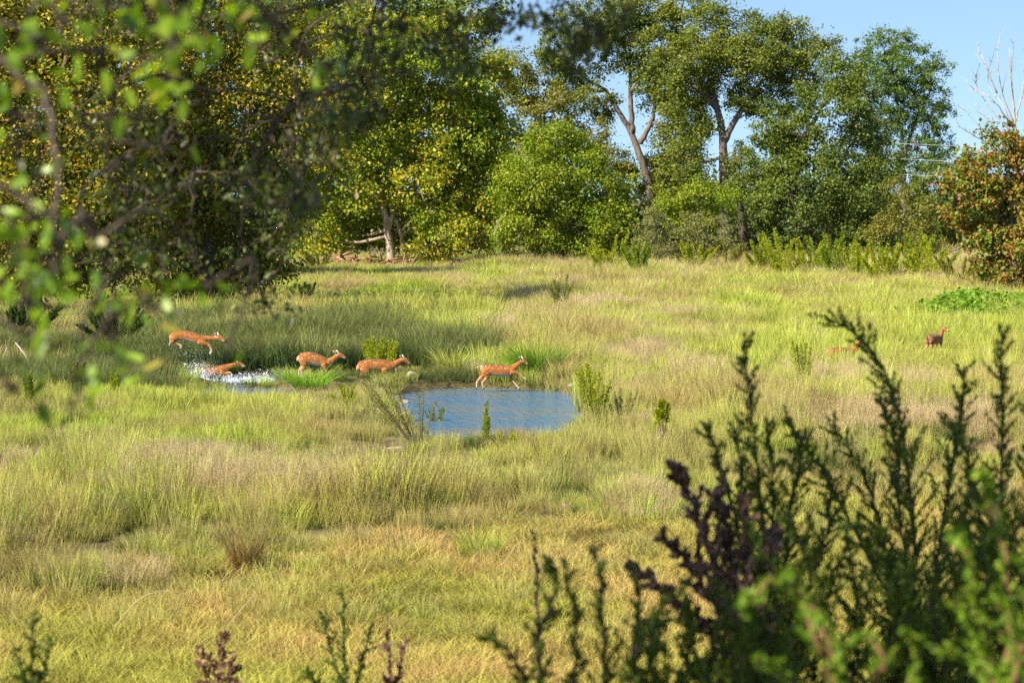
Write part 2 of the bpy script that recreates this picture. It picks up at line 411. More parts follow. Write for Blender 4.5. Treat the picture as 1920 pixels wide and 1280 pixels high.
def scatter(name, coll, count, P, rot, scl, idx, label):
    me = bpy.data.meshes.new(name); n = len(P)
    me.vertices.add(n); me.vertices.foreach_set('co', np.asarray(P, np.float32).ravel())
    for an, v in (('rot', rot), ('scl', scl)):
        a = me.attributes.new(an, 'FLOAT_VECTOR', 'POINT'); a.data.foreach_set('vector', np.asarray(v, np.float32).ravel())
    a = me.attributes.new('idx', 'INT', 'POINT'); a.data.foreach_set('value', np.asarray(idx, np.int32))
    o = obj(name, me); tag(o, label, 'grass', kind='stuff')
    g = bpy.data.node_groups.new(name + '_scatter', 'GeometryNodeTree')
    g.interface.new_socket('Geometry', in_out='INPUT', socket_type='NodeSocketGeometry')
    g.interface.new_socket('Geometry', in_out='OUTPUT', socket_type='NodeSocketGeometry')
    N = g.nodes.new; L = g.links.new
    gi = N('NodeGroupInput'); go = N('NodeGroupOutput'); ip = N('GeometryNodeInstanceOnPoints'); ci = N('GeometryNodeCollectionInfo')
    ci.inputs['Collection'].default_value = coll; ci.inputs['Separate Children'].default_value = True; ci.inputs['Reset Children'].default_value = True
    ip.inputs['Pick Instance'].default_value = True
    L(gi.outputs[0], ip.inputs['Points']); L(ci.outputs[0], ip.inputs['Instance'])
    for an, dt, sock in (('rot', 'FLOAT_VECTOR', 'Rotation'), ('scl', 'FLOAT_VECTOR', 'Scale'), ('idx', 'INT', 'Instance Index')):
        na = N('GeometryNodeInputNamedAttribute'); na.data_type = dt; na.inputs['Name'].default_value = an
        L([s for s in na.outputs if s.enabled][0], ip.inputs[sock])
    L(ip.outputs[0], go.inputs[0])
    md = o.modifiers.new('scatter', 'NODES'); md.node_group = g
    return o

def build_grass():
    NP = 5
    sets = {
        'tall': proto_set('tall_grass', M['g_tall'], NP, 10, n=58, height=1.0, spread=.5, lean=.22, width=.022, seeds=7, seed_size=.026, stiff=.25),
        'green': proto_set('green_grass', M['g_green'], NP, 30, n=62, height=1.0, spread=.5, lean=.28, width=.025, seeds=2, seed_size=.02, stiff=.1),
        'seed': proto_set('seed_grass', M['g_seed'], NP, 50, n=46, height=1.0, spread=.5, lean=.22, width=.014, seeds=20, seed_size=.024, stiff=.2),
        'dark': proto_set('dark_sedge', M['g_dark'], NP, 70, n=70, height=1.0, spread=.5, lean=.42, width=.024, seeds=2, seed_size=.02, droop=.3),
        'rust': proto_set('rusty_grass', M['g_rust'], NP, 110, n=60, height=1.0, spread=.45, lean=.3, width=.016, seeds=6, seed_size=.022),
        'short': proto_set('short_turf', M['g_short'], NP, 90, n=190, height=1.0, spread=1.7, lean=.55, width=.030, curl=.4, hvar=.7),
    }
    rng = np.random.default_rng(99)
    n = 42000
    # even over the picture: more per square metre near the camera, thinning with distance
    dens_y = np.linspace(26, 215, 2000)
    wgt = dens_y * (1.0 / dens_y ** 1.25)
    cdf = np.cumsum(wgt); cdf /= cdf[-1]
    d = np.interp(rng.random(n), cdf, dens_y)
    x = (rng.random(n) * 2 - 1) * (.245 * d + 1.0)
    z = H(x, d); sd = water_sdf(x, d)
    px, py = proj(x, d, z)
    nz = vnoise(x * .35, d * .2, 11); nz2 = vnoise(x * .9 + 40, d * .5, 12); nz3 = vnoise(x * .13, d * .08, 13)
    keep = (sd > -.15 + .3 * nz2)
    b_short = np.where(px < 1200, 1085 - .1 * px, 965 - .1 * (px - 1200)) + (nz - .5) * 70 + (nz2 - .5) * 60
    is_short = py > b_short
    hgt = np.full(n, .75) * (.65 + .7 * nz)
    kind = np.full(n, 'tall', dtype='<U6')
    u = np.clip(.5 + (vnoise(x * .55 + 9, d * .22, 14) - .5) * 1.5 + (rng.random(n) - .5) * .55, 0, .999)
    # near meadow
    near = (~is_short) & (py > 775)
    kind = np.where(near, np.where(u < .34 + .3 * (nz3 - .5), 'seed', np.where(u < .62, 'green', 'tall')), kind)
    hgt = np.where(near, (.38 + .72 * nz) * (.65 + .7 * nz2), hgt)
    kind = np.where(near & (rng.random(n) < .05 + .16 * (nz2 > .68)), 'rust', kind)
    dk = near & (vnoise(x * 1.1 + 5, d * .6, 31) > .66) & (rng.random(n) < .6); kind = np.where(dk, 'dark', kind)
    # left, low bright weeds before the channel
    lw = (~is_short) & (px < 560) & (py > 728) & (py < 850 + 30 * (nz - .5))
    kind = np.where(lw & (u < .75), 'green', kind); hgt = np.where(lw, .30 + .25 * nz, hgt)
    # strip in front of the pool stays low
    strip = (px > 250) & (px < 1110) & (py > 736) & (py < 930) & (sd < 4.0)
    hgt = np.where(strip, .16 + .14 * nz2 + .10 * np.clip(sd, 0, 4), hgt)
    # dark sedge bank behind the stream
    bank = (py < 728) & (py > 598) & (px < 905 + 60 * (nz - .5))
    kind = np.where(bank, np.where(u < .96 - .35 * sstep(640, 605, py) - .45 * sstep(680, 920, px), 'dark', np.where(u < .93, 'green', 'tall')), kind)
    hgt = np.where(bank, .85 + .6 * nz, hgt)
    front = (px > 285) & (px < 1090) & (py > 694) & (py < 740); hgt = np.where(front, .18 + .24 * nz2, hgt); kind = np.where(front & (u > .4), 'green', kind)
    # right field
    rf = (py <= 775) & (px >= 905 + 60 * (nz - .5)) & (py > 505)
    kind = np.where(rf, np.where(u < .30 + .5 * (nz3 - .5), 'seed', np.where(u < .72, 'green', 'tall')), kind)
    hgt = np.where(rf, (.42 + .6 * nz) * (.65 + .7 * nz2), hgt)
    yg = (px > 1400) & (py > 575) & (py < 705 + 60 * (nz - .5))
    kind = np.where(yg & (rng.random(n) < .8), 'green', kind); hgt = np.where((px > 1480) & (px < 1650) & (py > 680) & (py < 760), .75 + .2 * nz2, hgt); hgt = np.where((px > 1670) & (px < 1840) & (py > 660) & (py < 740), .42 + .2 * nz2, hgt)
    # far field left of centre
    ff = (py <= 598) & (px < 960)
    kind = np.where(ff, np.where(u < .5, 'green', np.where(u < .8, 'tall', 'seed')), kind); hgt = np.where(ff, .45 + .4 * nz, hgt)
    pond_side = ff & (sd < 2.2); kind = np.where(pond_side & (u < .7), 'green', kind); hgt = np.where(pond_side, .25 + .15 * nz, hgt)
    back = (py < 530) & (px >= 900); hgt = np.where(back, .8 + .5 * nz, hgt)
    low = ff & (py > 560) & (py < 600); hgt = np.where(low, .18 + .14 * nz2, hgt)
    # under the left trees: dim, sparse
    lf = (px < 330) & (py < 735) & (py > 590); kind = np.where(lf, np.where(u < .85, 'dark', 'tall'), kind); hgt = np.where(lf, .5 + .5 * nz2, hgt)
    hgt = np.where(~is_short, hgt * np.clip((b_short - py) / 75, .42, 1), hgt)
    tuft = is_short & (rng.random(n) < .09) & (py < 1200)
    hgt = np.where(tuft, .28 + .2 * nz2, hgt); is_short = is_short & ~tuft
    kind = np.where(is_short, 'short', kind); hgt = np.where(is_short, .12 + .13 * nz2, hgt)
    keep &= ~(is_short & (rng.random(n) < .62))
    # thin patches let the soil and straw show
    keep &= ~((nz2 < .16) & near)
    thick = np.clip(d / 75, .8, 2.2)
    labels = {'tall': ('tall_grass', 'tall dry green and straw coloured grass standing all over the meadow'),
              'green': ('green_grass', 'soft yellow-green grass filling the meadow between the straw'),
              'seed': ('seed_grass', 'airy pinkish tan seeding grass hazing the meadow tops'),
              'dark': ('dark_sedge', 'deep green arching sedge on the far bank of the stream'),
              'rust': ('rusty_grass', 'scattered rusty brown dry grass among the meadow straw'),
              'short': ('short_turf', 'short yellowish turf along the near edge of the meadow')}
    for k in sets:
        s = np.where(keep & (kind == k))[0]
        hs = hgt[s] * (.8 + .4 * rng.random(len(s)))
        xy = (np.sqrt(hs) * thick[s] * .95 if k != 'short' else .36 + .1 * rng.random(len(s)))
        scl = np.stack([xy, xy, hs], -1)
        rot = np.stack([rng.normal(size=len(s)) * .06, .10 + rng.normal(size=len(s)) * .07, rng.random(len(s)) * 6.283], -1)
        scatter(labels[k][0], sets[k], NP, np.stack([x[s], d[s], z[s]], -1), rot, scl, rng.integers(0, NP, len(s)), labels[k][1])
build_grass()

# ------------------------------------------------------------------ trees
def leaf_cloud(acc, centre, rad, nclus, per, crad, size, rng, flat=.75, shell=.45, up=.7):
    """clumps of leaves spread through an ellipsoid, most of them towards its outside; returns clump centres"""
    u = unit(rng.normal(size=(nclus, 3)))
    r = (shell + (1 - shell) * rng.random(nclus)) * (.85 + .3 * rng.random(nclus))
    cc = centre + u * r[:, None] * rad
    cr = crad * (.55 + .8 * rng.random(nclus))
    k = np.repeat(np.arange(nclus), per)
    off = rng.normal(size=(len(k), 3)) * np.array([1, 1, flat]) * .44
    C = cc[k] + off * cr[k][:, None]
    out = unit(C - centre)
    N = unit(out * .5 + np.array([0, 0, up]) + rng.normal(size=C.shape) * .65)
    A = unit(rng.normal(size=C.shape) + np.array([0, 0, -.5]) + out * .4)
    L = size * (.6 + .8 * rng.random(len(k)))
    acc.leaves(C, A, N, L, L * .72, fold=.12)
    return cc

def build_tree(name, label, base, d, trunks, lobes, leaf, bark, size=.17, dens=1.0, crad=1.0, group=None, tr=.35, cat='tree', seed=1, twigs=.35, shell=.45, limbs=True):
    """trunks: lists of photo points (px,py[,extra depth]) from the ground up; lobes: (px,py,rx,ry[,extra depth])"""
    rng = np.random.default_rng(seed)
    gx = at(base, 500, d); g = np.array([gx[0], d, float(H(gx[0], d))])
    root = empty(name, g, label, cat, group)
    tpts = []
    for i, t in enumerate(trunks):
        pts = np.array([at(p[0], p[1], d + (p[2] if len(p) > 2 else 0)) - g for p in t])
        if i == 0: pts = np.vstack([[0, 0, -.4], pts]) if np.linalg.norm(pts[0]) > .6 else pts
        c = curve(pts, 7 + 3 * len(pts))
        c[1:-1] += rng.normal(size=c[1:-1].shape) * .04
        r0 = tr if i == 0 else tr * .62
        rad = np.linspace(r0, r0 * .3, len(c)); 
        if i == 0: rad[0] *= 1.5; rad[1] *= 1.15
        a = Acc(); a.tube(c, rad, 8)
        obj('trunk' if i == 0 else 'limb', a.mesh('trunk', bark, True), root)
        tpts.append(c)
    T = np.concatenate(tpts)
    fol = Acc()
    m = d / FPX
    for lb in lobes:
        px, py, rx, ry = lb[:4]; dd = lb[4] if len(lb) > 4 else rng.normal() * min(rx, ry) * m * .35
        c = at(px, py, d + dd) - g
        R = np.array([rx * m, (rx + ry) * .5 * m, ry * m])
        area = R[0] * R[2]
        ncl = max(10, int(area * 4.6 * dens / crad ** 1.0)); per = int(130 * (crad / .85) ** 2 * (.17 / size) ** 1.6 + 8)
        cc = leaf_cloud(fol, c, R, ncl, per, crad, size, rng, shell=shell)
        if limbs:
            lower = T[T[:, 2] < c[2] + R[2] * .2]
            if len(lower) == 0: lower = T
            q = lower[np.argmin(np.linalg.norm((lower - c) * np.array([1, 1, .8]), axis=1))]
            a = Acc()
            mid = (q + c) / 2 + np.array([0, 0, -.1 * np.linalg.norm(c - q)])
            lim = curve([q, mid, c, c + np.array([rng.normal() * .2, rng.normal() * .2, .5]) * R], 9)
            a.tube(lim, np.linspace(min(tr * .45, .16), .03, 9), 5)
            for t in cc[rng.random(len(cc)) < twigs * .35]:
                s0 = lim[rng.integers(4, 8)]
                a.tube(np.stack([s0, (s0 + t) / 2 + rng.normal(size=3) * .12, t]), [.035, .025, .012], 3)
            obj('limb', a.mesh('limb', bark, True), root)
    obj('crown', fol.mesh('crown', leaf), root)
    return root

BG = 'trees along the far side of the meadow'
def build_trees():
    # near left pair, whose yellowing crowns fill the upper left behind the hanging oak leaves
    build_tree('sycamore_tree', 'broad yellowing sycamore behind the hanging oak leaves, nearest the upper left corner', 60, 112,
               [[(60, 590), (70, 430), (100, 250), (130, 80)], [(70, 430), (30, 300), (-30, 150)]],
               [(-40, 60, 150, 150), (110, 40, 150, 140), (20, 240, 170, 130), (190, 190, 130, 130), (-60, 400, 130, 120), (90, 400, 140, 110), (60, 520, 130, 60), (200, 480, 90, 90), (190, 340, 110, 110)],
               M['sycamore_gold'], M['bark'], size=.20, dens=1.1, crad=1.1, tr=.4, seed=11)
    build_tree('sycamore_tree', 'dark golden sycamore drooping to the sedge behind the leaping deer', 395, 120,
               [[(395, 585), (390, 430), (400, 260), (430, 60)], [(390, 430), (330, 320), (300, 180)], [(395, 400), (470, 300), (520, 180)]],
               [(300, 40, 140, 130), (440, 20, 140, 130), (540, 110, 90, 120), (340, 200, 130, 120), (470, 230, 120, 120), (560, 260, 80, 110), (300, 360, 120, 110), (430, 370, 120, 100), (520, 400, 90, 80),
                (330, 480, 100, 70), (440, 490, 90, 60), (370, 535, 70, 30), (520, 480, 50, 40)],
               M['sycamore_gold'], M['bark'], size=.19, dens=1.05, crad=1.0, tr=.4, seed=12)
    # the centre sycamore and its neighbours
    build_tree('sycamore_tree', 'tall sycamore with a pale trunk and yellow and orange leaves above the brown debris', 735, 189,
               [[(735, 512), (728, 440), (718, 360), (745, 250), (780, 120)], [(728, 430), (760, 340), (785, 300), (800, 270)], [(785, 300), (820, 285), (850, 250)], [(760, 505), (752, 440), (735, 400)]],
               [(690, 90, 110, 80), (800, 95, 110, 70), (900, 150, 75, 70), (610, 190, 90, 90), (730, 200, 100, 80), (850, 230, 90, 80), (930, 260, 50, 80), (580, 320, 70, 90), (670, 330, 80, 80), (790, 360, 90, 70),
                (890, 370, 70, 70), (640, 430, 75, 50, 2.5), (735, 430, 70, 50, 3), (850, 440, 80, 45), (820, 478, 60, 22), (590, 440, 50, 40), (700, 250, 60, 60), (840, 310, 80, 60)],
               M['sycamore'], M['pale_bark'], size=.24, dens=1.15, crad=1.15, tr=.36, seed=13, group=BG)
    build_tree('dense_tree', 'dark green tree crown rising behind the yellow sycamore at the top edge', 620, 225,
               [[(620, 500), (610, 300), (620, 60)]],
               [(540, 30, 140, 110), (700, 10, 150, 90), (850, 30, 110, 70), (600, 160, 130, 100), (560, 300, 110, 110), (680, 300, 110, 110), (820, 220, 120, 110), (560, 430, 120, 70)],
               M['pecan_dark'], M['bark'], size=.36, dens=.8, crad=1.1, tr=.4, seed=14, group=BG)
    build_tree('dense_tree', 'deep green tree filling the gaps behind the two golden sycamores at the left', 240, 158,
               [[(240, 560), (240, 350), (250, 100)]],
               [(40, 60, 150, 120), (220, 40, 150, 120), (400, 60, 140, 120), (60, 250, 150, 120), (230, 240, 150, 120), (400, 250, 130, 120), (80, 430, 150, 90), (260, 430, 150, 90), (430, 430, 110, 80)],
               M['pecan_dark'], M['bark'], size=.42, dens=.75, crad=1.2, tr=.4, seed=31)
    build_tree('elm_tree', 'rounded bright yellow-green elm right of the yellow sycamore', 948, 184,
               [[(948, 506), (940, 460), (930, 430), (960, 380)], [(940, 455), (990, 400), (1040, 340)], [(1030, 500), (1045, 440), (1100, 360)]],
               [(1000, 330, 80, 65), (1075, 310, 85, 60), (1130, 365, 70, 70), (990, 420, 70, 55), (1070, 420, 90, 60), (1150, 430, 55, 60), (1040, 265, 55, 35), (960, 380, 45, 60), (1090, 475, 80, 30), (1000, 475, 55, 25)],
               M['elm'], M['bark'], size=.19, dens=1.3, crad=1.0, tr=.32, seed=15, group=BG)
    build_tree('olive_tree', 'dull olive green tree between the yellow sycamore and the tall pecans', 1040, 214,
               [[(1040, 500), (1030, 350), (1010, 220)]],
               [(985, 170, 45, 60), (1040, 215, 70, 60), (1090, 270, 60, 50), (945, 130, 50, 45), (1010, 290, 60, 60), (1140, 310, 50, 40)],
               M['olive'], M['bark'], size=.20, dens=1.1, crad=1.0, tr=.3, seed=16, group=BG)
    build_tree('pecan_tree', 'tall pecan with a leaning forked trunk against the blue sky gap', 1232, 224,
               [[(1232, 480), (1222, 370), (1204, 305), (1182, 245), (1150, 195), (1138, 170)], [(1186, 250), (1182, 190), (1180, 120), (1160, 60)], [(1200, 270), (1222, 225), (1230, 150)]],
               [(1050, 95, 50, 55), (1110, 50, 70, 50), (1190, 30, 80, 45), (1080, 160, 55, 40), (1160, 100, 50, 40), (1240, 90, 60, 60), (1255, 190, 45, 60), (1130, 205, 45, 25), (1265, 290, 55, 50), (1250, 360, 50, 45),
                (1280, 10, 60, 35), (1160, 330, 30, 35), (1215, 140, 45, 50), (1290, 235, 50, 50), (1275, 330, 60, 50), (1225, 320, 25, 40, 3)],
               M['pecan'], M['bark'], size=.21, dens=1.35, crad=1.0, tr=.46, seed=17, group=BG, twigs=.5)
    build_tree('pecan_tree', 'spreading olive pecan with a stout upright trunk and broken stub', 1360, 218,
               [[(1362, 480), (1357, 350), (1354, 250), (1340, 185), (1320, 120)], [(1358, 265), (1385, 215), (1420, 165), (1455, 125)], [(1362, 335), (1374, 305), (1378, 275)], [(1348, 205), (1300, 160), (1270, 140)]],
               [(1290, 105, 70, 60), (1370, 75, 80, 55), (1450, 90, 75, 60), (1305, 175, 45, 35), (1420, 160, 80, 40), (1500, 150, 50, 55), (1340, 30, 60, 25), (1265, 185, 40, 50), (1320, 235, 25, 20), (1450, 210, 50, 25), (1480, 50, 45, 28), (1295, 300, 40, 50), (1530, 105, 50, 45), (1330, 130, 60, 50), (1415, 110, 70, 50), (1385, 195, 40, 18), (1390, 300, 30, 40)],
               M['pecan'], M['bark'], size=.19, dens=1.2, crad=1.0, tr=.52, seed=18, group=BG, twigs=.5)
    build_tree('pecan_tree', 'dense dark pecan standing between the stubbed pecan and the airy treetop', 1490, 196,
               [[(1490, 505), (1480, 400), (1500, 290), (1540, 200)], [(1485, 420), (1560, 330), (1600, 260)]],
               [(1475, 235, 55, 50), (1555, 190, 65, 55), (1530, 280, 85, 55), (1450, 310, 55, 60), (1620, 250, 45, 55), (1500, 370, 80, 60), (1590, 350, 70, 65), (1430, 390, 45, 50), (1560, 430, 80, 55), (1470, 450, 50, 40), (1640, 430, 55, 60), (1580, 140, 45, 45), (1610, 190, 40, 50), (1440, 250, 35, 35), (1640, 320, 50, 50)],
               M['pecan_dark'], M['bark'], size=.205, dens=1.2, crad=1.0, tr=.45, seed=19, group=BG)
    build_tree('airy_tree', 'airy bright green treetop standing out against the sky on the right', 1690, 234,
               [[(1690, 490), (1695, 350), (1690, 240), (1670, 140)], [(1692, 300), (1720, 220), (1745, 170)]],
               [(1655, 85, 55, 28), (1705, 100, 45, 30), (1745, 140, 40, 40), (1650, 150, 50, 40), (1700, 175, 50, 35), (1750, 215, 38, 40), (1670, 225, 60, 38), (1720, 280, 50, 40), (1615, 110, 30, 35), (1660, 300, 60, 40), (1690, 140, 75, 50), (1725, 205, 65, 55), (1650, 230, 55, 55), (1765, 265, 30, 40), (1680, 70, 45, 20)],
               M['airy'], M['bark'], size=.17, dens=1.0, crad=.65, tr=.34, seed=20, group=BG, twigs=.7)
    build_tree('dense_tree', 'dark shady tree low behind the power lines at the right', 1720, 262,
               [[(1720, 480), (1720, 400), (1725, 330)]],
               [(1690, 350, 60, 60), (1760, 340, 60, 60), (1720, 420, 70, 60), (1800, 400, 70, 70), (1640, 400, 60, 60)],
               M['pecan_dark'], M['bark'], size=.22, dens=1.1, crad=1.0, tr=.35, seed=21, group=BG)
    build_tree('low_tree', 'low bright green tree in front of the stout pecan trunk', 1310, 194,
               [[(1310, 500), (1305, 430), (1310, 380)]],
               [(1310, 365, 65, 35), (1255, 395, 45, 50), (1370, 385, 30, 30), (1300, 410, 60, 40)],
               M['elm'], M['bark'], size=.17, dens=1.2, crad=.7, tr=.16, seed=22, group=BG)
    build_tree('rounded_shrub', 'pale olive rounded shrub at the foot of the stout pecan', 1325, 186,
               [[(1325, 505), (1322, 470), (1320, 445)]],
               [(1320, 440, 65, 40), (1290, 475, 50, 25), (1365, 470, 45, 30)],
               M['pale_shrub'], M['bark'], size=.14, dens=1.4, crad=.6, tr=.10, cat='shrub', seed=23)
    build_tree('rounded_shrub', 'grey-green misty shrub right beside the yellow-green elm', 1222, 182,
               [[(1222, 508), (1222, 470), (1225, 440)]],
               [(1225, 440, 38, 60), (1205, 480, 40, 30), (1245, 475, 40, 30)],
               M['pale_shrub'], M['bark'], size=.13, dens=1.2, crad=.6, tr=.10, cat='shrub', seed=24)
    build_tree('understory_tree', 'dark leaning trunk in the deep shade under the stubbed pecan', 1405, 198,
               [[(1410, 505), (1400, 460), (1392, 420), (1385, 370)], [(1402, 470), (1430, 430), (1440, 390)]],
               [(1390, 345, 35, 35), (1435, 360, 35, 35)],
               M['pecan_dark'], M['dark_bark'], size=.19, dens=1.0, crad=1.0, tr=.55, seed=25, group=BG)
    build_tree('low_tree', 'small yellowish tree under the power lines before the dark wood', 1690, 190,
               [[(1690, 500), (1695, 450), (1690, 400)]],
               [(1680, 360, 35, 30), (1720, 400, 50, 35), (1660, 440, 45, 40), (1730, 450, 50, 40)],
               M['olive'], M['bark'], size=.18, dens=1.1, crad=.75, tr=.16, seed=26, group=BG)
    # right edge
    build_tree('sycamore_tree', 'sycamore with rust-brown dying leaves leaning in from the right edge', 1905, 140,
               [[(1905, 545), (1900, 440), (1890, 330), (1880, 250)], [(1900, 430), (1850, 390), (1790, 385)], [(1905, 470), (1860, 450), (1780, 470)]],
               [(1885, 270, 50, 45), (1825, 310, 45, 40), (1865, 370, 65, 45), (1940, 320, 60, 80), (1795, 405, 35, 28), (1880, 450, 65, 45), (1945, 450, 60, 60), (1900, 515, 60, 28), (1840, 440, 40, 30), (1835, 350, 50, 40), (1910, 400, 60, 50), (1790, 340, 30, 25), (1850, 500, 45, 25)],
               M['rust'], M['bark'], size=.22, dens=1.9, crad=.62, tr=.2, seed=27, twigs=.6)
    # a far wood closes the gaps between the trunks
    rng = np.random.default_rng(5); fol = Acc()
    for k in range(170):
        px = -150 + 2250 * rng.random(); hi = 240 if px < 1000 else 330
        if 1380 < px < 1430 : hi = 330
        py = hi + (505 - hi) * rng.random() ** .8
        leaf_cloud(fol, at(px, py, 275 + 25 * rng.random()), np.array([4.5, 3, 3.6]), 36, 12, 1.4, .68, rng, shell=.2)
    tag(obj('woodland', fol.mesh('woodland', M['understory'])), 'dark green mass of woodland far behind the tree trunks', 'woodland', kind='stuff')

def build_dead_tree():
    rng = np.random.default_rng(77); d = 150
    g = at(1900, 500, d); g[2] = float(H(g[0], d))
    root = empty('dead_tree', g, 'bare grey dead tree poking above the rust-brown sycamore at the right', 'tree')
    def P(px, py): return at(px, py, d) - g
    tr = curve([[0, 0, -.3], P(1903, 420), P(1904, 260), P(1898, 170), P(1893, 90)], 16)
    a = Acc(); a.tube(tr, np.linspace(.16, .02, 16), 6); obj('trunk', a.mesh('trunk', M['dead_wood'], True), root)
    for k, pts in enumerate([[(1904, 255), (1880, 200), (1862, 150), (1858, 85)], [(1903, 240), (1876, 170), (1868, 110), (1880, 60)], [(1902, 210), (1893, 140), (1896, 60)], [(1903, 230), (1918, 160), (1916, 75)],
                             [(1900, 250), (1850, 190), (1836, 150), (1830, 120)], [(1904, 270), (1860, 235), (1826, 195)], [(1890, 225), (1850, 180), (1822, 165)], [(1870, 175), (1846, 120), (1842, 80)], [(1905, 280), (1850, 250), (1800, 200)],
                             [(1904, 300), (1840, 262), (1790, 235)], [(1905, 340), (1850, 330), (1800, 350), (1780, 375)]]):
        zz = [np.array([0, rng.normal() * .3 * i, 0]) for i in range(len(pts))]
        c = curve([P(*p) + z for p, z in zip(pts, zz)], 14); c[1:] += rng.normal(size=c[1:].shape) * .03
        a = Acc(); a.tube(c, np.linspace(.05, .012, 14), 4)
        for j in range(9):
            i = rng.integers(4, 13); t = c[min(i + 1, 13)] - c[i - 1]; t = t / np.linalg.norm(t)
            e = c[i] + (t + rng.normal(size=3) * .55) * (.25 + .6 * rng.random())
            a.tube(np.stack([c[i], (c[i] + e) / 2 + rng.normal(size=3) * .05, e]), [.018, .013, .008], 3)
        obj('branch', a.mesh('branch', M['dead_wood']), root)

build_trees(); build_dead_tree()

# ------------------------------------------------------------------ shrubs, clumps, vines
def plume_shrub(name, label, px, py, h, wd, leaf, seed, nst=9, lsize=.07, dens=1.0, group=None, stem=None, lo=.25, cat='shrub', lean=0.0, lw=.38, hv=.45):
    rng = np.random.default_rng(seed)
    g = ground(px, py)
    root = empty(name, g, label, cat, group)
    for k in range(nst):
        st = Acc(); fo = Acc()
        a = rng.random() * 6.283; r = math.sqrt(rng.random())
        hh = h * (1 - hv * r * rng.random()) * (.85 + .15 * rng.random())
        tip = np.array([math.cos(a) * r * wd / 2 + lean * hh, math.sin(a) * r * wd / 2, hh])
        c = curve([[tip[0] * .08, tip[1] * .08, -.1], [tip[0] * .55, tip[1] * .55, hh * .5], tip], 8)
        st.tube(c, np.linspace(.014, .004, 8), 4)
        n = int(330 * dens * min(hh, 1.6) / 1.2); lsz = lsize * .8
        t = lo + (1 - lo) * rng.random(n) ** .8
        base = np.stack([np.interp(t, np.linspace(0, 1, 8), c[:, i]) for i in range(3)], -1)
        spread = (.13 * (1 - t) + .035)[:, None] * h * .8
        dirs = unit(rng.normal(size=(n, 3)) * np.array([1, 1, .5]) + np.array([0, 0, .75]))
        C = base + dirs * spread * rng.random(n)[:, None] * 1.3
        A = unit(dirs + np.array([0, 0, .5]) + rng.normal(size=(n, 3)) * .3)
        L = lsz * (.6 + .8 * rng.random(n))
        fo.leaves(C, A, rng.normal(size=(n, 3)) + np.array([0, -.2, .3]), L, L * lw)
        so_ = obj('stem', st.mesh('stem', stem or M['green_stem']), root)
        obj('foliage', fo.mesh('foliage', leaf), so_)
    return root

def clump(label, px, py, h, wd, mat, n, seed, lean=.6, width=.02, skirt=None, droop=.5, seeds=0):
    g = ground(px, py); g[2] = max(g[2], WATER_Z - .05)
    root = empty('grass_clump', g, label, 'grass clump')
    rng = np.random.default_rng(seed)
    a = Acc(); blades(a, n, h, wd * .28, lean, width, rng, droop=droop, segs=5, seeds=seeds)
    obj('tuft', a.mesh('tuft', mat), root)
    if skirt:
        b = Acc(); blades(b, n // 2, h * .55, wd * .3, lean * 1.8, width, rng, droop=1.1, segs=5)
        obj('dry_skirt', b.mesh('dry_skirt', skirt), root)

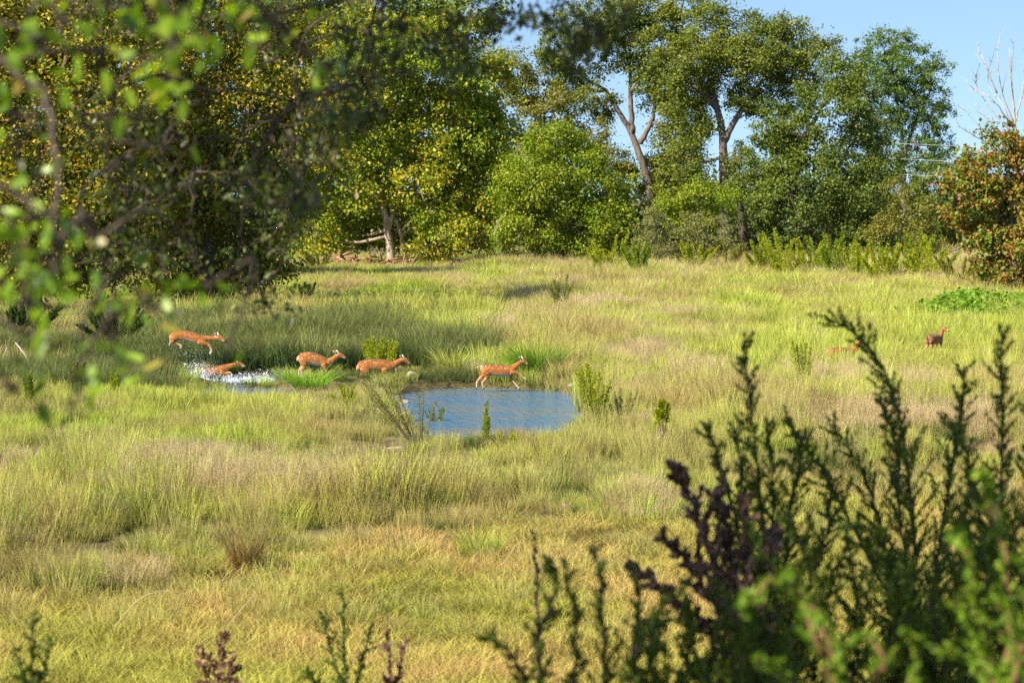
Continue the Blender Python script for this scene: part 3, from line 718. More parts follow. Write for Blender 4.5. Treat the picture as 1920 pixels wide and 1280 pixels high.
def build_shrubs():
    Y, B, P_ = M['bright_shrub'], M['elm'], M['pale_shrub']
    plume_shrub('leafy_shrub', 'bright yellow-green shrub standing over the back of the deer by the stones', 712, 707, 2.0, 1.6, Y, 201, 12, .075, 1.5, lo=.45)
    plume_shrub('leafy_shrub', 'low yellow-green bush below the spotted deer by the stones', 652, 772, .85, 1.0, Y, 202, 10, .06, 1.3)
    plume_shrub('twiggy_bush', 'twiggy brown-stemmed bush leaning left at the near edge of the pool', 790, 838, 1.75, 2.0, M['olive'], 203, 16, .06, .5, lean=-.45, stem=M['bark'])
    plume_shrub('weed_stem', 'small grey-green weed right of the twiggy bush at the pool edge', 818, 812, .8, .6, P_, 204, 7, .06, 1.0, cat='weed')
    plume_shrub('weed_stem', 'slim pointed green weed standing before the middle of the pool', 908, 842, 1.15, .32, B, 205, 5, .06, 1.5, cat='weed')
    plume_shrub('leafy_shrub', 'squat yellow-green bush at the near shore right of the pointed weed', 950, 850, .6, 1.1, Y, 206, 9, .05, 1.2)
    plume_shrub('leafy_shrub', 'tall yellow-green shrub at the right end of the pool', 1118, 806, 1.75, 1.15, Y, 207, 11, .07, 1.1, stem=M['bark'])
    plume_shrub('leafy_shrub', 'grey-green bush of thin stems just right of the pool end shrub', 1165, 800, 1.0, 1.0, P_, 208, 9, .06, .7)
    plume_shrub('weed_stem', 'loose tall weed with pale leaves before the dark left bank', 145, 752, 1.35, .8, P_, 209, 8, .07, 1.0, cat='weed')
    plume_shrub('weed_stem', 'bright pointed weed nearest the left edge before the channel', 58, 768, 1.15, .45, B, 210, 7, .07, 1.6, cat='weed')
    plume_shrub('weed_stem', 'short bright weed between the loose tall weed and the leaping deer', 216, 748, .85, .4, Y, 211, 6, .06, 1.6, cat='weed')
    plume_shrub('weed_stem', 'slender yellow weed stems below the deer half hidden in grass', 1505, 742, 1.75, .8, Y, 212, 6, .07, .9, cat='weed')
    plume_shrub('weed_stem', 'bright yellow-tipped weed on a long dark stem left of the dead brown bush', 1240, 852, 1.35, .5, Y, 213, 5, .07, 1.5, lo=.62, cat='weed', stem=M['bark'])
    plume_shrub('weed_stem', 'soft plume weed in the far field under the yellow-green elm', 1052, 592, 2.0, 1.2, P_, 214, 10, .09, 1.0, cat='weed')
    plume_shrub('leafy_shrub', 'dark bluish bush at the left end of the pond', 572, 566, 1.5, 2.4, M['understory'], 215, 16, .14, 1.2)
    plume_shrub('leafy_shrub', 'yellowish small bush left of the brown debris', 598, 514, 1.9, 2.6, M['olive'], 216, 14, .13, 1.2)
    plume_shrub('weed_stem', 'low green weed between the two pale stones behind the pool', 800, 734, .35, .5, B, 217, 6, .05, 1.2, cat='weed')
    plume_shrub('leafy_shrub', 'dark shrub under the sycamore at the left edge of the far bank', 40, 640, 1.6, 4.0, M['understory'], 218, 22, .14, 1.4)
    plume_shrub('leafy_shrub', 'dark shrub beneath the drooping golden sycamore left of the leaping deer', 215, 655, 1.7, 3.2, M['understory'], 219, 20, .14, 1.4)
    where = ['first', 'second', 'third', 'fourth', 'fifth', 'sixth', 'seventh', 'eighth', 'ninth', 'tenth', 'eleventh', 'twelfth', 'thirteenth', 'fourteenth']
    row = [(1140, 522, 2.4, 2.2), (1196, 526, 2.1, 1.6), (1300, 522, 2.0, 2.2), (1365, 520, 1.9, 2.0), (1432, 524, 2.3, 1.8), (1470, 530, 2.6, 2.4), (1518, 524, 2.2, 1.8), (1560, 528, 2.4, 2.2), (1608, 532, 2.0, 2.0),
           (1655, 540, 2.2, 2.4), (1700, 536, 2.7, 2.8), (1742, 540, 2.6, 2.6), (1800, 545, 1.7, 2.4), (1865, 552, 1.6, 2.4)]
    for i, (px, py, h, wd) in enumerate(row):
        plume_shrub('plume_shrub', 'feathery yellow-green shrub, %s from the left in the row along the trees' % where[i], px, py, h * 1.45, wd * 1.7, [Y, B, Y][i % 3] if i not in (3, 12) else M['olive'], 230 + i, 13, .17, 1.1, hv=.75,
                    group='feathery shrubs along the trees', lo=.15)
    clump('bright green sedge clump with a tan skirt standing in the stream', 580, 737, 1.0, 1.6, M['g_clump'], 520, 301, .8, .024, M['g_straw'])
    clump('big bright green grass clump right behind the running deer', 1005, 706, 1.35, 2.6, M['g_clump'], 1000, 302, .5, .03)
    clump('smaller bright green grass tuft behind the hind legs of the running deer', 935, 708, .9, 1.6, M['g_clump'], 420, 311, .55, .026)
    clump('tan and green grass clump between the stones and the running deer', 848, 716, 1.0, 1.8, M['g_green'], 460, 303, .6, .022, M['g_straw'])
    clump('rusty red-brown grass clump at the left edge of the meadow', 95, 1092, .75, 1.6, M['g_rust'], 420, 304, .5, .012)
    clump('tall rusty grass clump in the middle of the left meadow', 462, 1072, 1.15, .9, M['g_rust'], 260, 305, .35, .011, seeds=4)
    clump('fresh green grass clump at the edge of the turf', 900, 1048, .8, 1.4, M['g_green'], 300, 306, .45, .013)
    clump('dense green clump left of the brown dead bush', 1150, 962, .85, 1.6, M['g_green'], 340, 307, .45, .014)
    clump('dark green clump on the left bank below the leaping deer', 330, 700, .8, 1.8, M['g_dark'], 260, 308, .8, .024, M['g_rust'])
    clump('brown dry clump on the bank above the swimming deer', 480, 694, .55, 1.6, M['g_rust'], 220, 309, .9, .022)
    clump('brown matted grass clump in the left meadow behind the pale stone', 250, 880, .45, 2.6, M['g_rust'], 420, 310, 1.1, .015)
    # broad-leaved vine over the ground at the right
    rng = np.random.default_rng(41); fo = Acc()
    for k in range(260):
        px = 1700 + 260 * rng.random(); py = 572 + 42 * rng.random()
        if px < 1770 and py < 590: continue
        if rng.random() > (px - 1680) / 130 or vnoise(px * .03, py * .12, 21) < .3: continue
        g = ground(px, py)
        leaf_cloud(fo, g + np.array([0, 0, .28 + .25 * rng.random()]), np.array([1.0, 1.0, .42]), 10, 13, .36, .22, rng, shell=.2, up=1.2)
    tag(obj('vine_ground_cover', fo.mesh('vine_ground_cover', M['vine'])), 'bright green broad-leaved vine spreading over the ground at the right', 'vine', kind='stuff')
    fo = Acc()
    for k in range(90):
        p = on_plane(560 + 330 * rng.random(), 553 + 6 * rng.random(), WATER_Z + .05)
        leaf_cloud(fo, p + np.array([0, 0, .12]), np.array([1.0, .9, .16]), 8, 12, .3, .16, rng, shell=.2, up=1.2)
    tag(obj('water_plants', fo.mesh('water_plants', M['airy'])), 'low green water plants along the far edge of the pond', 'water plants', kind='stuff')
build_shrubs()

# ------------------------------------------------------------------ stones, debris, wires
def stone(label, px, py, size, mat, seed, flat=.6):
    rng = np.random.default_rng(seed)
    g = ground(px, py); g[2] = max(g[2], WATER_Z - .03)
    import bmesh
    bm = bmesh.new(); bmesh.ops.create_icosphere(bm, subdivisions=3, radius=1)
    V = np.array([v.co[:] for v in bm.verts]); F = np.array([[v.index for v in f.verts] for f in bm.faces]); bm.free()
    pl = unit(rng.normal(size=(14, 3))); cut = .5 + .35 * rng.random(14)
    for nrm, c in zip(pl, cut):
        dd = V @ nrm; V = V - np.outer(np.clip(dd - c, 0, None), nrm)
    V += rng.normal(size=V.shape) * .012
    V = V * np.array([1, .75, flat]) * size / 2
    V[:, 2] += size * flat * .06
    o = obj('stone', mesh('stone', V, F, mat), None, g); o.rotation_euler = (0, 0, rng.random() * 6)
    tag(o, label, 'stone', 'stones along the stream')

def build_small():
    S = M['stone']
    stone('large pale limestone behind the pool before the tan grass clump', 770, 731, .85, S, 401, .5)
    stone('pale limestone right of the largest one behind the pool', 801, 729, .5, S, 402, .45)
    stone('flat pale stone at the feet of the deer behind the yellow-green shrub', 716, 729, .7, S, 403, .4)
    stone('small pale stone standing in the pool left of centre', 756, 774, .5, S, 404, .4)
    stone('flat tan stone in the grass under the twiggy bush', 742, 842, .5, M['pink_stone'], 405, .3)
    stone('round white stone in the grass at the far left of the meadow', 113, 922, .34, S, 406, .9)
    stone('pinkish upright stone in the grass left of the brown dead bush', 1064, 958, .30, M['pink_stone'], 407, 1.3)
    stone('grey flat stone on the left bank at the picture edge', 12, 692, 1.1, S, 408, .4)
    stone('small pale stone at the right end of the far pool shore', 1075, 720, .6, S, 409, .35)
    stone('flat pale stone under the hind feet of the running deer', 905, 729, .75, S, 410, .3)
    rng = np.random.default_rng(9)
    # flood debris round the sycamore foot
    g = ground(690, 512)
    root = empty('debris_pile', g, 'heap of brown flood-washed branches around the pale sycamore trunk', 'debris')
    for k in range(70):
        c = np.array([rng.normal() * 1.7, rng.normal() * .6, .15 + 1.25 * rng.random() ** 1.3])
        if k < 12: c[0] = -2.3 + rng.normal() * .5
        dr = unit(rng.normal(size=3) * np.array([1, .6, .45])) * (.4 + .7 * rng.random())
        a = Acc(); a.tube(np.stack([c - dr, c + rng.normal(size=3) * .12, c + dr]), [.04, .07 + .06 * rng.random(), .03], 5)
        obj('stick', a.mesh('stick', M['debris']), root)
    def log(label, p0, p1, r, mat, seed):
        r2 = np.random.default_rng(seed); a0, a1 = ground(*p0), ground(*p1)
        a0[2] += r * .7; a1[2] += r * .9
        c = curve([a0, (a0 + a1) / 2 + r2.normal(size=3) * .1, a1], 12) - a0
        rt = empty('fallen_log', a0, label, 'log')
        a = Acc(); a.tube(c, np.linspace(r, r * .6, 12) * (1 + .1 * r2.normal(size=12)), 9); obj('log', a.mesh('log', mat, True), rt)
        for k in range(4):
            i = r2.integers(2, 11); e = c[i] + np.array([r2.normal() * .4, r2.normal() * .3, .5 + .4 * r2.random()])
            a = Acc(); a.tube(np.stack([c[i], (c[i] + e) / 2 + r2.normal(size=3) * .05, e]), [r * .3, r * .2, r * .1], 5); obj('branch', a.mesh('branch', mat), rt)
    log('dark fallen log lying right of the brown debris', (765, 514), (905, 512), .32, M['dark_bark'], 1)
    log('bleached grey log lying on the left bank behind the channel', (-30, 690), (95, 700), .17, M['dead_wood'], 2)
    # dry arching stalks on the turf
    for lab, pts in [('long straw stalk arching over the turf at the lower left', [(205, 1190), (255, 1128), (300, 1108), (335, 1112)]), ('straight straw stalk rising from the brown weed on the turf', [(412, 1192), (450, 1145), (480, 1110)])]:
        g = ground(pts[0][0], pts[0][1] + 6); d = g[1]
        a = Acc(); a.tube(curve([[0, 0, 0]] + [at(p[0], p[1], d) - g for p in pts], 14), np.linspace(.012, .005, 14), 4, h=.8)
        tag(obj('dry_stalk', a.mesh('dry_stalk', M['g_straw']), None, g), lab, 'stalk')
    # power lines in the gap at the right
    mw = surf_mat('wire_metal', (.6, .6, .6), (.7, .7, .7), 3, .4, 0)
    for lab, py in (('topmost of the three thin power lines at the right', 268), ('middle of the three thin power lines at the right', 297), ('lowest of the three thin power lines at the right', 326)):
        p0, p1 = at(1470, py - 4, 205), at(2350, py + 8, 205)
        t = np.linspace(0, 1, 24); c = p0 + (p1 - p0) * t[:, None]; c[:, 2] -= .8 * 4 * t * (1 - t) - .5
        a = Acc(); a.tube(c - p0, .014, 5)
        tag(obj('power_line', a.mesh('power_line', mw), None, p0), lab, 'power line', 'power lines')
build_small()

# ------------------------------------------------------------------ deer
def deer_mat():
    m, nt, N, Lk = new_mat('spotted_coat')
    a = N('ShaderNodeAttribute'); a.attribute_name = 'coat'
    tc = N('ShaderNodeTexCoord'); mp = N('ShaderNodeMapping'); mp.inputs['Scale'].default_value = (.8, 1, 1)
    Lk(tc.outputs['Object'], mp.inputs[0])
    vo = N('ShaderNodeTexVoronoi'); vo.inputs['Scale'].default_value = 15; vo.inputs['Randomness'].default_value = .75; Lk(mp.outputs[0], vo.inputs['Vector'])
    mr = N('ShaderNodeMapRange'); mr.inputs[1].default_value = .33; mr.inputs[2].default_value = .16; mr.inputs[3].default_value = 0; mr.inputs[4].default_value = 1
    Lk(vo.outputs['Distance'], mr.inputs[0])
    mu = N('ShaderNodeMath'); mu.operation = 'MULTIPLY'; Lk(mr.outputs[0], mu.inputs[0]); Lk(a.outputs['Alpha'], mu.inputs[1])
    tn = N('ShaderNodeTexNoise'); tn.inputs['Scale'].default_value = 16; tn.inputs['Detail'].default_value = 5; Lk(tc.outputs['Object'], tn.inputs['Vector'])
    v = N('ShaderNodeMapRange'); v.inputs[1].default_value = .3; v.inputs[2].default_value = .7; v.inputs[3].default_value = .62; v.inputs[4].default_value = 1.3; Lk(tn.outputs[0], v.inputs[0])
    hs = N('ShaderNodeHueSaturation'); Lk(a.outputs['Color'], hs.inputs['Color']); Lk(v.outputs[0], hs.inputs['Value'])
    mx = N('ShaderNodeMix'); mx.data_type = 'RGBA'; Lk(mu.outputs[0], mx.inputs[0]); Lk(hs.outputs[0], mx.inputs[6]); mx.inputs[7].default_value = (.55, .38, .22, 1)
    b = N('ShaderNodeBsdfPrincipled'); b.inputs['Roughness'].default_value = .75; b.inputs['Specular IOR Level'].default_value = .2
    b.inputs['Sheen Weight'].default_value = .15
    Lk(mx.outputs[2], b.inputs['Base Color'])
    o = N('ShaderNodeOutputMaterial'); Lk(b.outputs[0], o.inputs[0])
    return m
M['coat'] = deer_mat()
M['black'] = surf_mat('dark_horn', (.012, .01, .009), (.025, .02, .018), 8, .35, .1)

ORANGE = np.array([.31, .105, .019]); RUST = np.array([.17, .055, .017]); CREAM = np.array([.56, .46, .34]); TAN = np.array([.42, .22, .095])

def deer(label, d, spine, legs, ears, tail, body_n, scale_px=None, yaw=0.0, spots=.8, lat=.74, tint=1.0, base=None, head_yaw=0.0, metres=False, seed=0):
    """profile points are (px, py, radius px) in the photograph, turned into metres at distance d; metres=True: (x, z, r) already"""
    m = d / FPX
    if not metres:
        g = np.array([*at(base[0], base[1], d)[:2], 0.0]); g[2] = float(at(base[0], base[1], d)[2])
        cv = lambda p, y=0.0: np.array([at(p[0], p[1], d)[0] - g[0], y, at(p[0], p[1], d)[2] - g[2]])
        rs = m
    else:
        g = np.array(base, float); cv = lambda p, y=0.0: np.array([p[0], y, p[1]]); rs = 1.0
    V, F, Cc = [], [], []
    nv = 0
    def tube(P, R, ry, colour, sides=14):
        nonlocal nv
        P = np.asarray(P, float); R = np.asarray(R, float)
        n = max(2, len(P) * 4)
        PP = curve(P, n); RR = np.interp(np.linspace(0, len(P) - 1, n), np.arange(len(P)), R); YY = np.interp(np.linspace(0, len(P) - 1, n), np.arange(len(P)), np.broadcast_to(ry, (len(P),)))
        # rounded ends
        T = unit(np.gradient(PP, axis=0))
        PP = np.vstack([PP[0] - T[0] * RR[0] * .6, PP, PP[-1] + T[-1] * RR[-1] * .6]); RR = np.concatenate([[RR[0] * .45], RR, [RR[-1] * .45]]); YY = np.concatenate([[YY[0]], YY, [YY[-1]]])
        T = unit(np.gradient(PP, axis=0)); B = np.array([0, 1.0, 0]); A = unit(np.cross(T, B)); A = np.where(A[:, 2:3] < 0, -A, A); Bn = unit(np.cross(T, A))
        th = np.arange(sides) * 2 * np.pi / sides
        X = PP[:, None] + A[:, None] * (np.cos(th)[None, :, None] * RR[:, None, None]) + Bn[:, None] * (np.sin(th)[None, :, None] * (RR * YY)[:, None, None])
        N2 = len(PP)
        i = np.arange(N2 - 1)[:, None] * sides; j = np.arange(sides)[None]; j2 = (j + 1) % sides
        q = np.stack([i + j, i + j2, i + sides + j2, i + sides + j], -1).reshape(-1, 4)
        f = [tuple(a + nv) for a in q] + [tuple(nv + k for k in range(sides))[::-1], tuple(nv + (N2 - 1) * sides + k for k in range(sides))]
        s = np.linspace(0, 1, N2)
        for k in range(N2):
            for t in th: Cc.append(colour(s[k], math.cos(t)))
        V.append(X.reshape(-1, 3)); F.extend(f); nv += N2 * sides
        return PP
    sp = [cv(p) for p in spine]; sr = [p[2] * rs for p in spine]
    for k, f_ in zip((-4, -3, -2, -1), (1.16, 1.18, 1.2, 1.2)): sr[k] *= f_
    if head_yaw:
        pv = sp[-5].copy(); c, s_ = math.cos(head_yaw), math.sin(head_yaw)
        for k in range(len(sp) - 4, len(sp)):
            o = sp[k] - pv; sp[k] = pv + np.array([c * o[0] - s_ * o[1], s_ * o[0] + c * o[1], o[2]])
    bf = body_n / len(spine)
    def col_body(s, up):
        if s < bf:
            c = ORANGE * (1 if up < .55 else .8) if up > -.45 else (TAN if up > -.7 else CREAM)
            if up > .85: c = RUST
            if s < .05: c = TAN
            sptm = spots if (-.5 < up < .92 and s > .05) else 0
        else:
            c = ORANGE * 1.05 if up > -.3 else TAN
            if s > .86 and up < -.2: c = CREAM
            if s > .93: c = RUST * .45
            sptm = spots * .3 if s < bf + .08 else 0
        return (*(np.asarray(c) * tint), sptm)
    nb = len(spine)
    lf = np.interp(np.arange(nb), [0, body_n - 2, nb - 4, nb - 1], [lat, lat, .85, .8])
    tube(sp, sr, lf, col_body)
    hooves = []
    for (side, pts) in legs:
        P = [cv(p, side * .085 * (1.0 if k < 2 else .8)) for k, p in enumerate(pts)]; R = [p[2] * rs for p in pts]
        R = [max(r, .013) for r in R]
        inner = 1.15 if side > 0 else 1.0
        tube(P, R, [.55] + [.75] * (len(P) - 1), lambda s, up: (*((ORANGE if s < .35 else (TAN if s < .6 else CREAM * .85)) * tint * inner), spots * .6 if s < .25 else 0), 10)
        hooves.append((P[-1], P[-1] - P[-2]))
    tb = [cv(p) for p in tail]
    tube(tb, [p[2] * rs for p in tail], .6, lambda s, up: (*(RUST if up > 0 and s < .8 else CREAM), 0), 8)
    ear_pts = []
    for side, (e0, e1) in zip((-1, 1), ears):
        a0, a1 = cv(e0, side * .045), cv(e1, side * .11)
        if head_yaw:
            for q in (a0, a1):
                o = q - pv; q[:] = pv + np.array([c * o[0] - s_ * o[1], s_ * o[0] + c * o[1], o[2]])
        a1 = a0 + (a1 - a0) * 1.3; L = np.linalg.norm(a1 - a0)
        tube([a0, a0 + (a1 - a0) * .35, a0 + (a1 - a0) * .7, a1], [L * .14, L * .26, L * .22, L * .06], .38, lambda s, up: (*(TAN if up > .2 else CREAM), 0), 8)
    me = bpy.data.meshes.new('body_source'); VV = np.concatenate(V); me.from_pydata(VV.tolist(), [], F); me.update()
    tmp = bpy.data.objects.new('body_source', me); COL.objects.link(tmp)
    md = tmp.modifiers.new('r', 'REMESH'); md.mode = 'VOXEL'; md.voxel_size = .014; md.use_smooth_shade = True
    ms = tmp.modifiers.new('s', 'SMOOTH'); ms.iterations = 3; ms.factor = .5
    dg = bpy.context.evaluated_depsgraph_get(); ev = tmp.evaluated_get(dg)
    body = bpy.data.meshes.new_from_object(ev); body.name = 'body'
    bpy.data.objects.remove(tmp); bpy.data.meshes.remove(me)
    kd = kdtree.KDTree(len(VV))
    for i, v in enumerate(VV): kd.insert(v, i)
    kd.balance()
    at_ = body.attributes.new('coat', 'FLOAT_COLOR', 'POINT')
    cols = np.empty((len(body.vertices), 4), np.float32)
    for i, v in enumerate(body.vertices):
        near = kd.find_n(v.co, 3); cols[i] = np.mean([Cc[k] for _, k, _ in near], axis=0)
    at_.data.foreach_set('color', cols.ravel())
    body.materials.clear(); body.materials.append(M['coat'])
    root = empty('deer', g, label, 'deer', 'spotted deer running along the stream', yaw)
    bo = obj('body', body, root)
    # eyes, nose, hooves
    hd = sp[-4]; hn = sp[-1]; fw = unit((hn - hd)[None])[0]; sidev = np.cross([0, 0, 1.0], fw); sidev /= np.linalg.norm(sidev)
    def ball(name, c, r):
        a = Acc(); th = np.linspace(-.99, .99, 5)
        a.tube(np.array([c + np.array([0, 0, t * r]) for t in th]), np.sqrt(1 - th ** 2) * r, 8); obj(name, a.mesh(name, M['black'], True, False), bo)
    er = sr[-3]
    for s in (-1, 1): ball('eye', sp[-3] + sidev * s * er * .74 + np.array([0, 0, er * .35]) - fw * er * .2, .014)
    ball('nose', hn + fw * sr[-1] * 1.15, max(sr[-1] * .62, .014))
    for p, dr in hooves:
        a = Acc(); u = dr / max(np.linalg.norm(dr), 1e-6); a.tube(np.stack([p - u * .005, p + u * .03, p + u * .05]), [.019, .023, .017], 8); obj('hoof', a.mesh('hoof', M['black'], True, False), root)
    return root

def Z(ox, oy, s):
    return lambda pts: [(ox + p[0] / s, oy + p[1] / s, *( (p[2] / s,) if len(p) > 2 else ())) for p in pts]

def build_deer():
    z = Z(880, 650, 14.22)
    deer('spotted deer running right with front legs raised before the bright green clump', 75.5,
         z([(325, 600, 62), (380, 598, 112), (470, 612, 146), (600, 615, 150), (750, 625, 156), (900, 634, 160), (1030, 630, 150), (1130, 598, 122), (1210, 540, 90), (1290, 472, 66), (1370, 408, 52), (1430, 388, 54), (1490, 415, 42), (1545, 444, 28), (1588, 462, 21)]),
         [(-1, z([(430, 640, 110), (490, 745, 82), (440, 850, 46), (352, 950, 30), (362, 1040, 20), (378, 1090, 22)])), (1, z([(420, 640, 100), (385, 760, 75), (280, 850, 42), (205, 950, 28), (196, 1040, 20), (190, 1098, 22)])),
          (-1, z([(1120, 660, 82), (1220, 690, 54), (1345, 740, 32), (1430, 800, 22), (1500, 862, 20), (1512, 884, 18)])), (1, z([(1080, 730, 66), (1125, 850, 36), (1180, 930, 28), (1255, 1025, 20), (1330, 1112, 20)]))],
         [z([(1412, 350), (1330, 272)]), z([(1425, 345), (1395, 262)])], z([(350, 500, 34), (280, 512, 30), (195, 562, 16)]), 8, base=(895, 729), spots=.75)
    z = Z(300, 600, 9.844)
    deer('orange deer leaping high over the left channel', 82.5,
         z([(205, 335, 55), (260, 300, 92), (350, 280, 92), (470, 283, 92), (600, 315, 96), (720, 350, 92), (805, 345, 66), (890, 338, 48), (980, 333, 40), (1060, 325, 45), (1110, 338, 43), (1170, 367, 32), (1228, 400, 20)]),
         [(-1, z([(265, 330, 80), (252, 385, 46), (295, 415, 28), (360, 452, 20), (402, 482, 18), (378, 520, 15)])), (1, z([(250, 330, 70), (240, 385, 40), (300, 430, 24), (340, 460, 18), (385, 492, 16), (365, 520, 14)])),
          (-1, z([(735, 390, 62), (820, 425, 42), (912, 462, 27), (948, 530, 19), (955, 575, 17), (925, 620, 15)])), (1, z([(715, 395, 56), (790, 440, 36), (870, 485, 24), (905, 540, 17), (925, 590, 15), (910, 625, 13)]))],
         [z([(1065, 298), (1022, 238)]), z([(1075, 295), (1058, 235)])], z([(205, 340, 30), (190, 395, 26), (172, 462, 14)]), 7, base=(352, 722), spots=.25, tint=1.1)
    deer('orange deer plunging low through the white splash', 79.5,
         z([(775, 935, 36), (840, 955, 72), (930, 962, 86), (1020, 955, 90), (1120, 915, 86), (1200, 880, 68), (1290, 848, 48), (1370, 822, 38), (1430, 808, 38), (1475, 812, 33), (1540, 840, 22), (1585, 855, 14)]),
         [(-1, z([(860, 980, 60), (840, 1040, 40), (790, 1085, 24), (760, 1130, 16)])), (1, z([(850, 980, 60), (850, 1040, 40), (830, 1085, 24), (800, 1130, 16)])),
          (-1, z([(1130, 950, 55), (1200, 985, 34), (1290, 965, 24), (1330, 1000, 16), (1320, 1040, 14)])), (1, z([(1140, 950, 55), (1220, 990, 34), (1300, 985, 24), (1340, 1030, 16)]))],
         [z([(1425, 785), (1385, 765)]), z([(1432, 780), (1410, 755)])], z([(785, 925, 24), (745, 915, 20), (705, 915, 12)]), 6, base=(420, 708), spots=.15, tint=1.1)
    z = Z(540, 630, 7.385)
    deer('spotted deer wading behind the sedge clump in the stream', 81,
         z([(150, 315, 40), (200, 302, 74), (290, 297, 86), (390, 322, 84), (480, 350, 74), (540, 362, 58), (600, 338, 46), (650, 300, 36), (695, 265, 33), (735, 272, 28), (780, 292, 19), (813, 303, 12)]),
         [(-1, z([(210, 330, 60), (235, 410, 42), (190, 465, 22), (200, 540, 12), (205, 572, 12)])), (1, z([(200, 330, 60), (215, 410, 40), (160, 470, 22), (150, 540, 12), (155, 572, 12)])),
          (-1, z([(500, 380, 48), (520, 450, 26), (545, 510, 16), (535, 572, 12)])), (1, z([(490, 380, 44), (480, 450, 25), (475, 510, 16), (455, 570, 12)]))],
         [z([(690, 242), (636, 205)]), z([(697, 240), (668, 200)])], z([(150, 280, 20), (132, 300, 16), (125, 340, 10)]), 6, base=(585, 708), spots=.9)
    deer('spotted deer walking under the bright yellow-green shrub by the stones', 78,
         z([(975, 435, 38), (1020, 410, 74), (1100, 403, 82), (1200, 395, 80), (1310, 400, 80), (1400, 408, 74), (1460, 398, 58), (1510, 370, 44), (1555, 340, 36), (1600, 325, 33), (1640, 345, 26), (1680, 370, 15), (1700, 382, 11)]),
         [(-1, z([(1050, 440, 64), (1100, 510, 44), (1060, 570, 24), (1130, 630, 14), (1190, 665, 12)])), (1, z([(1020, 440, 60), (1040, 510, 40), (1000, 580, 22), (1010, 650, 13), (1020, 690, 12)])),
          (-1, z([(1340, 450, 48), (1335, 540, 26), (1322, 610, 15), (1308, 690, 12)])), (1, z([(1420, 450, 46), (1455, 530, 25), (1440, 610, 15), (1450, 680, 12)]))],
         [z([(1592, 303), (1555, 268)]), z([(1600, 300), (1582, 262)])], z([(985, 395, 20), (960, 420, 16), (950, 460, 10)]), 7, base=(700, 722), spots=.8)
    spine = [(-.50, .72, .08), (-.42, .70, .15), (-.25, .69, .185), (0, .68, .19), (.2, .67, .19), (.36, .68, .17), (.46, .76, .11), (.53, .88, .085), (.58, .98, .07), (.63, 1.03, .068), (.71, 1.0, .052), (.78, .965, .034), (.83, .945, .026)]
    legs = [(-1, [(-.38, .66, .13), (-.32, .50, .09), (-.44, .36, .04), (-.42, .18, .022), (-.40, .03, .022)]), (1, [(-.38, .66, .13), (-.36, .50, .09), (-.50, .36, .04), (-.50, .18, .022), (-.47, .03, .022)]),
            (-1, [(.33, .60, .10), (.34, .42, .045), (.36, .22, .026), (.35, .03, .022)]), (1, [(.33, .60, .10), (.30, .42, .045), (.28, .22, .026), (.27, .03, .022)])]
    ears = [[(.60, 1.07), (.54, 1.17)], [(.60, 1.07), (.54, 1.17)]]
    tail = [(-.52, .80, .035), (-.58, .74, .03), (-.61, .62, .018)]
    g = ground(1578, 700)
    deer('deer almost hidden in tall grass left of the standing deer', g[1], spine, legs, ears, tail, 6, yaw=math.radians(18), spots=.6, base=g, metres=True, head_yaw=math.radians(-25))
    g = ground(1752, 671)
    deer('deer standing in grass at the right with both ears spread, looking right', g[1], spine, legs, ears, tail, 6, yaw=math.radians(52), spots=.8, base=g, metres=True, head_yaw=math.radians(-72), tint=.95)
build_deer()

